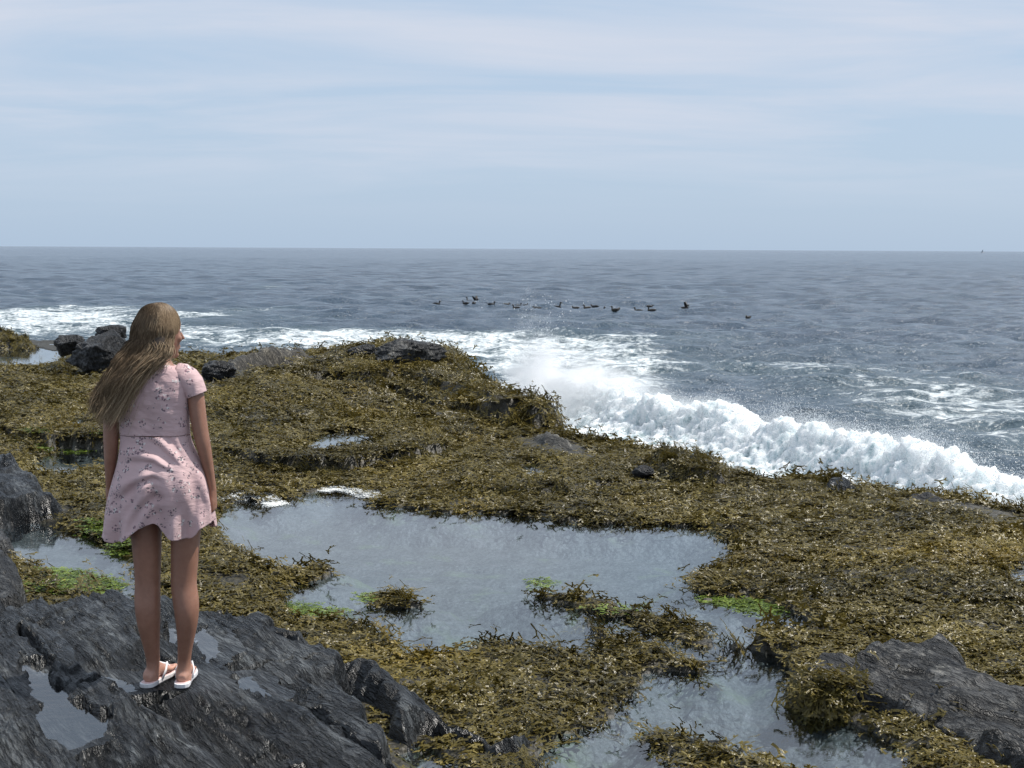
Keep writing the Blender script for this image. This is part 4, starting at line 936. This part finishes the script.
for sx in (-1, 1):
    e = child('eye', solid([ellipsoid(hp(sx*.031, .073, .004), (hs*.013, hf*.011, hz_v*.010))]), M_EYE)
    ir = solid([ellipsoid(hp(sx*.031, .081, .004), (hs*.006, hf*.004, hz_v*.006))])
    co = np.array([v.co[:] for v in ir.vertices])-ORIG; ir.vertices.foreach_set('co', co.astype(np.float32).ravel()); child('iris', ir, M_IRIS, parent=e)

# ---- dress
m = N('pink_floral_cotton'); tcn = m.n('ShaderNodeTexCoord'); uvn = (tcn, 'Object')
w0 = m.noise(uvn, 30, 3, .6)
wp = m.n('ShaderNodeVectorMath', {0: uvn, 1: m.n('ShaderNodeVectorMath', {0: (w0, 'Color'), 1: (.022, .022, .022)}, operation='MULTIPLY')}, operation='ADD')
def spots(scale, thr, gate, seed):
    mp_ = m.n('ShaderNodeMapping', {'Vector': (wp, 0), 'Location': (seed, seed*.7, seed*.3)})
    v = m.voro((mp_, 'Vector'), scale); sepc = m.n('ShaderNodeSeparateColor', {0: (v, 'Color')})
    a = m.math('LESS_THAN', (v, 'Distance'), thr); b = m.math('GREATER_THAN', (sepc, 'Red'), gate); return m.math('MULTIPLY', a, b), (sepc, 'Green')
cl = m.voro((m.n('ShaderNodeMapping', {'Vector': uvn, 'Scale': (1, .6, 1)}), 'Vector'), 27)
clg = m.math('LESS_THAN', (cl, 'Distance'), m.math('ADD', m.math('MULTIPLY', (m.n('ShaderNodeSeparateColor', {0: (cl, 'Color')}), 'Blue'), .55), .10))
s1_, g1 = spots(92, .46, .45, 0.0); s2_, g2 = spots(105, .40, .60, 3.1); s3_, g3 = spots(70, .45, .62, 7.7)
base = m.noise(uvn, 5, 3, .5)
col = m.ramp((base, 'Fac'), [(.3, (.66, .455, .455)), (.7, (.73, .53, .525))])
col = m.mix(m.math('MULTIPLY', s3_, clg), col, (.78, .70, .68))
dk = m.mix(g1, (.09, .065, .10), (.22, .11, .15))
col = m.mix(m.math('MULTIPLY', m.math('MULTIPLY', s1_, clg), .78), col, dk); col = m.mix(m.math('MULTIPLY', m.math('MULTIPLY', s2_, clg), .8), col, (.11, .11, .12))
wv_ = m.noise(uvn, 900, 2, .5); wr_ = m.noise((m.n('ShaderNodeMapping', {'Vector': uvn, 'Rotation': (0, R(35), 0), 'Scale': (1, 1, 3)}), 'Vector'), 16, 4, .6)
pd = m.bsdf(col, .8, Normal=(m.bump(m.math('ADD', m.math('MULTIPLY', (wv_, 'Fac'), .05), (wr_, 'Fac')), .35, .018), 'Normal')); pd.inputs['Sheen Weight'].default_value = .15
tl = m.n('ShaderNodeBsdfTranslucent', {'Color': col})
M_DRESS = m.done(m.n('ShaderNodeMixShader', {0: .22, 1: (pd, 0), 2: (tl, 0)}))
NA = 176
TOR = [(150, 170, 364.5, .055), (139, 176, 366.5, .068), (127, 184, 371, .080), (120, 189, 378, .090), (117, 189.6, 388, .100), (117.4, 188.4, 399, .104), (118.6, 187.6, 410, .100), (119.6, 187.8, 420, .096), (120.2, 188.4, 428, .094), (120.2, 188.6, 433.5, .094)]
SKT = [(120.0, 188.8, 434.5, .096), (120.4, 190.4, 442, .102), (119.4, 194.6, 452, .112), (116.8, 199.6, 464, .124), (113.4, 204.6, 478, .134), (109.8, 208.0, 494, .140), (107.0, 210.4, 508, .142), (105.2, 212.2, 520, .144), (103.8, 213.4, 532, .146)]
def dress_surface(rows, vres, skirt):
    rows = np.array(rows); k = len(rows); q = np.linspace(0, k-1, vres); cols = [np.interp(q, range(k), rows[:, j]) for j in range(4)]
    for j in range(4):
        for _ in range(int(vres/k)): cols[j][1:-1] = (cols[j][:-2]+2*cols[j][1:-1]+cols[j][2:])/4
    th = np.linspace(0, 2*math.pi, NA, endpoint=False); V = np.zeros((vres, NA, 3))
    hemx = np.array([100, 104, 118, 131, 139, 147, 155, 162, 166, 170, 176, 186, 196, 201, 205, 209, 214, 218]); hemy = np.array([535, 536, 539, 536, 529, 523, 519, 517, 520, 526, 532, 534.5, 534.0, 531, 525, 523, 521, 520])
    for i in range(vres):
        v = i/(vres-1)
        c0 = P(cols[0][i], cols[2][i]); c1 = P(cols[1][i], cols[2][i]); cx_ = (c0[0]+c1[0])/2; rx = (c1[0]-c0[0])/2; z = c0[2]; ry = cols[3][i]
        e = 2.4 if not skirt else 2.2
        ct, st = np.cos(th), np.sin(th); rr = (np.abs(ct)**e+np.abs(st)**e)**(-1/e)
        x = cx_+rx*ct*rr; y = YP+.012+ry*st*rr; zz = np.full(NA, z)
        if skirt:
            amp = .020*sm(.10, 1.0, np.array(v))
            fold = np.sin(9*th+6.0*v+.7)*.7+.6*np.sin(14*th-3.0*v+2)+.45*np.sin(5*th+4*v)
            dx_ = ct*amp*fold*.55; dy_ = st*amp*fold
            # wind presses the cloth on the right hip, creases fan out down to the left
            hipx, hipz = P(187, 482)[0], P(187, 482)[2]
            rear = np.clip(-st, 0, 1)
            bulge = np.exp(-((x-hipx)/.075)**2-((zz-hipz)/.10)**2); bulge2 = np.exp(-((x-P(143, 486)[0])/.09)**2-((zz-hipz)/.11)**2)
            y = y+dy_-rear*(.040*bulge+.020*bulge2); x = x+dx_
            rel = np.arctan2(zz-(hipz+.03), -(x-hipx-.05)); dist = np.hypot(x-hipx, zz-hipz)
            crease = np.sin(rel*15+dist*9)*.009*sm(.05, .14, dist)*sm(.50, .25, dist)+np.sin(rel*27+1+dist*14)*.004*sm(.05, .14, dist)*sm(.45, .2, dist)
            y = y-rear*crease
            # hem: its row depends on where one looks
            pxh = 512+FPX*0+0*x
            depth = YP; pxx = (x-P(100, 525)[0])/PXM+100
            hy = np.interp(pxx, hemx, hemy); hy = np.where(st > .05, 526+3*np.sin(5*th), hy)
            zh = np.array([P(p_, h_)[2] for p_, h_ in zip(pxx, hy)]); z0 = P(150, 434.5)[2]
            zz = z0+(zh-z0)*((z-z0)/(P(150, 532)[2]-z0))
        else:
            # bust at the front, small tension wrinkles at the back
            y = y+np.clip(st, 0, 1)*.030*math.exp(-((z-P(150, 396)[2])/.07)**2)*(1+.25*np.cos(2*th))
            rear = np.clip(-st, 0, 1); ww = .0035*fbm((x-z*.8)*16, z*26+x*12, 7, 3)*rear; y = y-ww
            y = y+rear*.018*math.exp(-((z-P(150, 425)[2])/.10)**2)*np.exp(-((x-cx_)/.05)**2)      # hollow of the back
        V[i] = np.stack([x, y, zz], -1)
    return V
def cloth(V, thick=.0035, cap=False):
    nv, na, _ = V.shape; F = grid_faces(nv, na, wrap=True)
    me = mesh_np('cloth', V.reshape(-1, 3), F); o = bpy.data.objects.new('tmp', me); COL.objects.link(o); md = o.modifiers.new('s', 'SOLIDIFY'); md.thickness = thick; md.offset = 0
    dg = bpy.context.evaluated_depsgraph_get(); dg.update(); out = bpy.data.meshes.new_from_object(o.evaluated_get(dg)); bpy.data.objects.remove(o)
    out.polygons.foreach_set('use_smooth', [True]*len(out.polygons)); return out
DR = child('dress', cloth(dress_surface(TOR, 70, False)), M_DRESS)
def sub(name, me, mat, parent): 
    co = np.empty(len(me.vertices)*3, np.float32); me.vertices.foreach_get('co', co); me.vertices.foreach_set('co', (co.reshape(-1, 3)-ORIG).astype(np.float32).ravel()); me.update(); return link(name, me, mat, parent=parent)
sub('skirt', cloth(dress_surface(SKT, 96, True)), M_DRESS, DR)
def sleeve(rows):
    V = []; th = np.linspace(0, 2*math.pi, 64, endpoint=False); rows = np.array(rows, float); q = np.linspace(0, len(rows)-1, 26); A = [np.interp(q, range(len(rows)), rows[:, j]) for j in range(6)]
    for i in range(26):
        a, b = P(A[0][i], A[1][i]), P(A[2][i], A[3][i]); c = (a+b)/2; u = (b-a)/2; r = A[4][i]
        V.append(c+np.cos(th)[:, None]*u+np.sin(th)[:, None]*np.array([0, r, 0])+np.array([0, .012, 0])+.0025*np.sin(7*th+i*.35)[:, None]*np.array([0, 1, 0])*(i/25))
    return cloth(np.array(V), .003)
sub('sleeve', sleeve([(174, 386, 178, 363.5, .052, 0), (179, 392, 186, 364.5, .062, 0), (183, 396, 195, 370, .062, 0), (185.2, 398.5, 201, 378, .058, 0), (186.0, 399, 204.2, 387, .056, 0), (186.4, 398.6, 205.6, 391.5, .056, 0)]), M_DRESS, DR)
sub('sleeve', sleeve([(133, 386, 131, 364.5, .052, 0), (128, 392, 122, 366, .062, 0), (124, 397, 113.5, 371, .062, 0), (122, 399, 107.5, 378.5, .058, 0), (121, 400, 103.6, 388, .056, 0), (120.6, 400, 102.4, 393, .056, 0)]), M_DRESS, DR)
# waist seam
sv = dress_surface(TOR, 70, False)[-1]; sub('waist_seam', solid([tube([*sv[::4], sv[0]], [.0024]*(len(sv[::4])+1), 6)]), M_DRESS, DR)

# ---- flip-flops
M_SOLE = N('white_rubber'); M_SOLE = M_SOLE.done(M_SOLE.bsdf((.74, .73, .74), .5)); M_SOLED = N('dark_sole'); M_SOLED = M_SOLED.done(M_SOLED.bsdf((.03, .03, .035), .7)); M_PADS = N('pink_insole'); M_PADS = M_PADS.done(M_PADS.bsdf((.72, .52, .50), .6))
def flipflop(ft, sgn):
    h, f, s = ft; z = np.array([0, 0, 1.0]); h = h-f*.006
    outl = [(-.030, 0), (-.026, .018), (-.012, .031), (.02, .0345), (.07, .033), (.11, .036), (.15, .044), (.19, .046), (.225, .038), (.248, .020), (.254, 0)]
    outl = [(t_*.91, w_*.97) for t_, w_ in outl]
    pts_ = [(t_, w_) for t_, w_ in outl]+[(t_, -w_) for t_, w_ in outl[-2:0:-1]]
    def slab(z0, z1, k):
        c = h+f*.11; top, bot = [], []
        for t_, w_ in pts_:
            q = c+(h+f*t_+s*w_-c)*k; bot.append(q+z*z0); top.append(q+z*z1)
        n_ = len(pts_); V = bot+top; F = [tuple(range(n_))[::-1], tuple(range(n_, 2*n_))]+[(i, (i+1) % n_, n_+(i+1) % n_, n_+i) for i in range(n_)]
        me = bpy.data.meshes.new('s'); me.from_pydata([tuple(v) for v in V], [], F); me.update()
        o = bpy.data.objects.new('t', me); COL.objects.link(o); b = o.modifiers.new('b', 'BEVEL'); b.width = .002; b.segments = 2; dg = bpy.context.evaluated_depsgraph_get(); dg.update(); me2 = bpy.data.meshes.new_from_object(o.evaluated_get(dg)); bpy.data.objects.remove(o); return me2
    so_ = child('flip_flop', slab(.006, .0235, 1.0), M_SOLE)
    sub('outsole', slab(.0, .007, .985), M_SOLED, so_); sub('insole', slab(.0225, .0255, .93), M_PADS, so_)
    post = h+f*.180+s*(-.012*sgn)+z*.025
    V = []
    for sx in (-1, 1):
        a = h+f*.075+s*(.034*sx)+z*.022; b = h+f*.10+s*(.0375*sx)+z*.052; c = h+f*.134+s*(.026*sx)+z*.072; d = h+f*.164+s*(.004*sx-.008*sgn)+z*.056
        V.append(tube([a, b, c, d, post+z*.022, post-z*.004], [(.0045, .007), (.0045, .009), (.0045, .0085), (.0045, .007), (.004, .005), (.004, .004)], 10))
    sub('strap', solid(V), M_SOLE, so_)
flipflop(FL, -1); flipflop(FR, 1)

# ---- hair
hrg = np.random.RandomState(12); NS = 5600; K = 16
def slerp_pts(ctrl, tt):
    """Catmull-Rom through control points; ctrl (n, c, 3)"""
    n_, c, _ = ctrl.shape; C = np.concatenate([2*ctrl[:, :1]-ctrl[:, 1:2], ctrl, 2*ctrl[:, -1:]-ctrl[:, -2:-1]], 1); out = []
    for t_ in tt:
        u_ = t_*(c-1); i_ = min(int(u_), c-2); f_ = u_-i_; p0, p1, p2, p3 = [C[:, i_+j] for j in range(4)]
        out.append(.5*(2*p1+(p2-p0)*f_+(2*p0-5*p1+4*p2-p3)*f_**2+(3*p1-p0-3*p2+p3)*f_**3))
    return np.stack(out, 1)
# roots over the scalp
dirs = hrg.normal(size=(NS*5, 3)); dirs /= np.linalg.norm(dirs, axis=1)[:, None]
fw = dirs@(hf/np.linalg.norm(hf)); up_ = dirs[:, 2]
ok = (fw < .35+.45*np.clip(up_, 0, 1)) & (up_ > -.28) & ~((fw > .30) & (up_ < .25))
dirs = dirs[ok][:NS]; NS = len(dirs)
fw = dirs@(hf/np.linalg.norm(hf)); sdv = dirs@hs
roots = hp(0, -.008, .022)+(dirs@hs)[:, None]*hs*.076+fw[:, None]*hf*.097+dirs[:, 2:3]*hz_v*.094
across = np.clip((roots[:, 0]-P(140, 330)[0])/(P(181, 330)[0]-P(140, 330)[0]), 0, 1)      # 0 left .. 1 right in the view
LY = np.clip((dirs[:, 2]+.5)/1.3, 0, 1); roots = hp(0, -.008, .022)+(roots-hp(0, -.008, .022))*(.92+.09*LY)[:, None]
rear = np.clip(.5-(roots[:, 1]-HC[1])/.18, 0, 1)
c1 = hp(0, -.008, .022)+(roots-hp(0, -.008, .022))*(1.0+.06*LY+.03*hrg.rand(NS))[:, None]
# level with the ear
e_x = np.interp(across, [0, .5, 1], [P(135, 335)[0], P(158, 335)[0], P(180.0, 335)[0]]); c2 = np.stack([e_x+hrg.normal(size=NS)*.004, HC[1]+(roots[:, 1]-HC[1])*.95+.004-.024*LY*rear, np.full(NS, P(158, 337)[2])-.0*across], -1)
low = roots[:, 2] < c2[:, 2]+.012; c2[low] = roots[low]+np.array([0, -.002, -.022])
ac2 = np.clip(across+hrg.normal(size=NS)*.10, 0, 1)
nk_x = P(130, 350)[0]+(P(176, 350)[0]-P(130, 350)[0])*ac2; c3 = np.stack([nk_x+hrg.normal(size=NS)*.004, YP-.028-.036*rear-.014*LY+.012*hrg.normal(size=NS)+.06*(1-rear)*.5, P(150, 349)[2]-.012*(ac2-.5)+hrg.normal(size=NS)*.008], -1)
c3b = np.stack([P(122, 364)[0]+(P(163, 364)[0]-P(122, 364)[0])*ac2+hrg.normal(size=NS)*.006, YP-.068-.036*rear+.016*hrg.normal(size=NS), P(150, 363)[2]+.006*(ac2-.5)+hrg.normal(size=NS)*.008], -1)
mid_x = P(113, 378)[0]+(P(149, 374)[0]-P(113, 378)[0])*ac2; c4 = np.stack([mid_x+hrg.normal(size=NS)*.008, YP-.098-.02*rear+.022*hrg.normal(size=NS), P(120, 380)[2]+.045*(ac2-.4)+hrg.normal(size=NS)*.012], -1)
ln = hrg.beta(3.2, 1.5, NS)
en = np.stack([P(103, 400)[0]+(P(130, 414)[0]-P(103, 400)[0])*np.clip(ac2*.8+.1*hrg.normal(size=NS)+.1, 0, 1), YP-.10+.035*hrg.normal(size=NS), P(100, 412)[2]+hrg.normal(size=NS)*.018-.03*ac2+.02], -1)
en = c4+(en-c4)*(.30+.80*ln)[:, None]
fly = hrg.rand(NS) < .13; en[fly] += hrg.normal(size=(fly.sum(), 3))*np.array([.022, .03, .025])
short = (ac2 > .80) & (hrg.rand(NS) < .55)             # shorter front locks ending on the right shoulder
tgt = np.stack([P(160, 361)[0]+hrg.normal(size=NS)*.012, np.full(NS, YP-.085), P(160, 361)[2]+hrg.normal(size=NS)*.012], -1)
tgt[:, 2] -= .03*hrg.rand(NS); c3b[short] = (c3[short]*.6+tgt[short]*.4); c4[short] = (c3[short]*.3+tgt[short]*.7); en[short] = tgt[short]
lock = np.round(ac2*22)/22; jl = np.random.RandomState(5).normal(size=(23, 3))
li = np.round(ac2*22).astype(int)
ctrl = np.stack([roots, c1*.5+c2*.5+(c1-HC)*.06, c2, c3, c3b+jl[li]*.005, c4+jl[li]*np.array([.010, .012, .008])*(~short)[:, None], en+jl[li]*np.array([.012, .022, .020])*(~short)[:, None]], 1)
PTH = slerp_pts(ctrl, np.linspace(0, 1, K))
wav = np.linspace(0, 1, K)[None, :, None]; ph = (li*.7)[:, None, None]+hrg.normal(size=(NS, 1, 1))*.4
PTH = PTH+np.sin(wav*17+ph)*wav**1.3*.013*np.array([.6, .7, .7])+np.cos(wav*9+ph*2)*wav**2*.010+np.cumsum(hrg.normal(size=(NS, K, 3)), 1)*wav**1.5*.0016
# keep every strand outside the skull
dv = PTH-hp(0, -.008, .02); q_ = np.sqrt(((dv@hs)/.078)**2+((dv@(hf/np.linalg.norm(hf)))/.097)**2+(dv[..., 2]/.099)**2); dv = dv*np.where((q_ < 1), 1/np.maximum(q_, .2), 1)[..., None]; PTH = hp(0, -.008, .02)+dv
T_ = np.gradient(PTH, axis=1); T_ /= np.linalg.norm(T_, axis=2)[..., None]+1e-9
sv_ = np.cross(T_, np.array([.1, 1, .2])); sv_ /= np.linalg.norm(sv_, axis=2)[..., None]+1e-9; bv_ = np.cross(T_, sv_)
rad = (hrg.uniform(.0007, .0016, NS)[:, None]*np.interp(np.linspace(0, 1, K), [0, .1, .75, 1], [.9, 1, .9, .25])[None])[..., None]
ring = np.stack([PTH+sv_*rad*1.3, PTH-sv_*rad*.65+bv_*rad, PTH-sv_*rad*.65-bv_*rad], 2)      # n, K, 3, 3
V = ring.reshape(-1, 3); bi = (np.arange(NS)*K*3)[:, None, None]; ki = (np.arange(K-1)*3)[None, :, None]; ji = np.arange(3)[None, None, :]; j2 = (ji+1) % 3
F = np.stack([bi+ki+ji, bi+ki+j2, bi+ki+3+j2, bi+ki+3+ji], -1).reshape(-1, 4)
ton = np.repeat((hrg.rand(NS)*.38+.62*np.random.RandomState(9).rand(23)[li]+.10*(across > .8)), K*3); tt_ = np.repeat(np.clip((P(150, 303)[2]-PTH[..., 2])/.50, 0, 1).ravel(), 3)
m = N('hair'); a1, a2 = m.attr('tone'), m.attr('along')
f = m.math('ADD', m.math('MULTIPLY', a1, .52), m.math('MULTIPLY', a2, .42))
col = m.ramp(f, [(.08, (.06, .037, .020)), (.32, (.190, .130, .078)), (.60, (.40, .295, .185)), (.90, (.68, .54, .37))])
pd = m.bsdf(col, .5); pd.inputs['Specular IOR Level'].default_value = .3; tl = m.n('ShaderNodeBsdfTranslucent', {'Color': col}); M_HAIR = m.done(m.n('ShaderNodeMixShader', {0: .3, 1: (pd, 0), 2: (tl, 0)}))
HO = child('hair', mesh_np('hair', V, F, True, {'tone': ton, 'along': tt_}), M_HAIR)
# dark under-layer close to the scalp so that no skin shows between the strands
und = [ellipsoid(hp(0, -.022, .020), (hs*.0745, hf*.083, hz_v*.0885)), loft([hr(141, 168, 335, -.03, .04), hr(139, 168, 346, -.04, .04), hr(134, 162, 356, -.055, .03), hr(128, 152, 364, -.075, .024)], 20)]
M_UND = N('hair_dark_brown'); M_UND = M_UND.done(M_UND.bsdf((.045, .028, .016), .6))
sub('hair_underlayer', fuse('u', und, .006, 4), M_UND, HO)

# ================================================================== sea ducks, and a boat on the horizon
M_DUCK = N('dark_plumage'); q = M_DUCK.noise(M_DUCK.coord(), 9, 3, .6); M_DUCK = M_DUCK.done(M_DUCK.bsdf(M_DUCK.ramp((q, 'Fac'), [(.3, (.012, .011, .010)), (.7, (.035, .030, .025))]), .6)) if False else None
m = N('dark_plumage'); q = m.noise(m.coord(), 9, 3, .6); M_DUCK = m.done(m.bsdf(m.ramp((q, 'Fac'), [(.3, (.010, .010, .010)), (.7, (.034, .029, .025))]), .6))
m = N('brown_plumage'); q = m.noise(m.coord(), 9, 3, .6); M_DUCKB = m.done(m.bsdf(m.ramp((q, 'Fac'), [(.3, (.022, .018, .013)), (.7, (.05, .04, .028))]), .6))
m = N('grey_bill'); M_BILL = m.done(m.bsdf((.10, .10, .09), .4))
def duck_meshes(pose):
    p = [tube([(-.27, 0, .07), (-.20, 0, .06), (-.08, 0, .045), (.06, 0, .045), (.17, 0, .06), (.22, 0, .085)], [.018, (.06, .045), (.12, .085), (.125, .09), (.085, .075), .03], 16)]
    if pose == 'up':  p.append(tube([(.13, 0, .08), (.17, 0, .17), (.175, 0, .25), (.19, 0, .30)], [.055, .040, .036, .03], 12)); hz0 = .31
    elif pose == 'low': p.append(tube([(.14, 0, .07), (.20, 0, .12), (.22, 0, .14)], [.055, .045, .04], 12)); hz0 = .155
    else: p.append(tube([(.13, 0, .08), (.175, 0, .14), (.18, 0, .19), (.195, 0, .22)], [.058, .042, .038, .034], 12)); hz0 = .23
    hx = .205 if pose != 'low' else .235
    p.append(ellipsoid((hx, 0, hz0), ((.062, 0, 0), (0, .042, 0), (0, 0, .046)), 14, 8))
    bd = fuse('duck', p, .014, 3)
    bill = solid([tube([(hx+.045, 0, hz0-.005), (hx+.085, 0, hz0-.014), (hx+.125, 0, hz0-.020)], [(.026, .022), (.022, .014), (.012, .006)], 10)])
    tail = solid([tube([(-.22, 0, .075), (-.29, 0, .10), (-.34, 0, .125)], [(.045, .016), (.04, .010), (.02, .004)], 10)])
    wings = []
    for s_ in (-1, 1):
        if pose == 'flap':
            wings.append(solid([tube([(.06, s_*.06, .11), (.04, s_*.20, .26), (.0, s_*.34, .40), (-.05, s_*.42, .44)], [(.075, .014), (.095, .010), (.07, .008), (.02, .004)], 10)]))
        else:
            wings.append(solid([ellipsoid((-.04, s_*.088, .085), ((.19, 0, -.01), (0, .030, 0), (.0, 0, .060)), 14, 8)]))
    return bd, bill, tail, wings
protos = {}
def make_duck(pose, mat):
    r = bpy.data.objects.new('sea_duck', None); COL.objects.link(r); bd, bl, ta, wi = duck_meshes(pose)
    link('body', bd, mat, parent=r); link('bill', bl, M_BILL, parent=r); link('tail', ta, mat, parent=r)
    for w_ in wi: link('wing', w_, mat, parent=r)
    return r
DUCKS = [(436.7,304,'sit',0),(465.5,304.5,'sit',0),(469,303,'up',0),(473.8,305.2,'low',0),(474.7,303,'flap',0),(491.5,305.7,'sit',0),(506.5,306.3,'low',1),(516,309,'sit',0),(518.8,306.9,'sit',0),(525.6,306.6,'sit',0),(537,309.6,'low',1),(557,308.7,'up',0),(575.6,309.2,'low',0),(586.8,309.2,'sit',1),(594.8,307.8,'low',0),(601.6,311.2,'sit',0),(615,311.7,'sit',1),(621.5,312,'sit',0),(638,311.7,'sit',1),(649.8,307.2,'low',0),(651.4,312.4,'up',0),(685,309.8,'flap',0),(748,318.9,'low',0)]
LBL = ['dark sea duck floating farthest to the left of the whole flock', 'dark sea duck just left of the pair with raised heads', 'slim upright sea duck between the second duck and the flapping one', 'low dark sea duck directly under the flapping bird near the left end', 'sea duck with raised wings near the left end of the flock',
    'single dark duck between the left cluster and the middle of the flock', 'faint brown duck low in the water left of the splash drops', 'dark duck floating nearest in the trio left of the splash', 'dark duck at the upper middle of the trio left of the splash', 'dark duck at the right of the trio left of the splash', 'faint brown duck seen among the thrown drops of the splash', 'upright dark duck just right of the thrown drops of the splash',
    'tiny low duck second to the right of the splash drops', 'small brown duck right of the splash with a flat outline', 'tiny duck a little farther out than its neighbours, right of the splash', 'largest flat dark duck in the middle of the right-hand line', 'brown duck close behind the largest flat duck', 'dark duck closing the pair behind the largest flat duck', 'brown duck alone left of the two birds one above the other', 'far dark duck above the tall upright one', 'tall upright black duck below a farther duck', 'sea duck with raised wings at the right end of the line', 'lone dark duck nearer the shore, farthest to the right of the flock']
dr = np.random.RandomState(6)
def copy_tree(o, parent=None):
    c = o.copy(); COL.objects.link(c)
    if parent is not None: c.parent = parent
    for ch in list(o.children): copy_tree(ch, c)
    return c
for (px, py, pose, br), lb in zip(DUCKS, LBL):
    key = (pose, br)
    if key not in protos: protos[key] = o = make_duck(pose, M_DUCKB if br else M_DUCK)
    else: o = copy_tree(protos[key])
    hh_ = 0.0
    for _ in range(12):
        g = G(px, py+.6, ZS+hh_); hh_ = .6*hh_+.4*float(sea_h(np.array([g[0]]), np.array([g[1]]), .35)[0])
    o.location = (g[0], g[1], ZS+hh_+.05); o.rotation_euler = (0, 0, R(dr.choice([0, 180])+dr.normal()*28)); s_ = dr.uniform(.60, .80)*(1.15 if pose in ('up', 'flap') else 1.0); o.scale = (s_, s_, s_)
    tag(o, lb, 'duck', 'sea ducks floating beyond the breakers')
g = G(980, 251.2, ZS); bx_, by_ = g[0]*1.0, 2600.0; bx_ = (980-512)/FPX*by_
BT = bpy.data.objects.new('sailing_boat', None); COL.objects.link(BT); BT.location = (bx_, by_, ZS); tag(BT, 'tiny pale grey boat far away on the horizon', 'boat')
m = N('boat_grey'); M_BOAT = m.done(m.bsdf((.30, .33, .36), .5))
link('hull', solid([tube([(-3.4, 0, .5), (-2.2, 0, .4), (0, 0, .35), (2.4, 0, .5), (3.8, 0, .8)], [(.7, .4), (1.0, .6), (1.1, .65), (.7, .55), (.1, .2)], 12)]), M_BOAT, parent=BT)
link('mast', solid([tube([(0.2, 0, .8), (.2, 0, 7.0)], [.09, .06], 8)]), M_BOAT, parent=BT)
sl = bpy.data.meshes.new('sail'); sl.from_pydata([(.05, -.02, 1.6), (-2.8, -.02, 1.6), (.05, -.02, 6.6), (.05, .02, 1.6), (-2.8, .02, 1.6), (.05, .02, 6.6)], [], [(0, 1, 2), (5, 4, 3), (0, 3, 4, 1), (1, 4, 5, 2), (2, 5, 3, 0)]); link('sail', sl, M_BOAT, parent=BT)
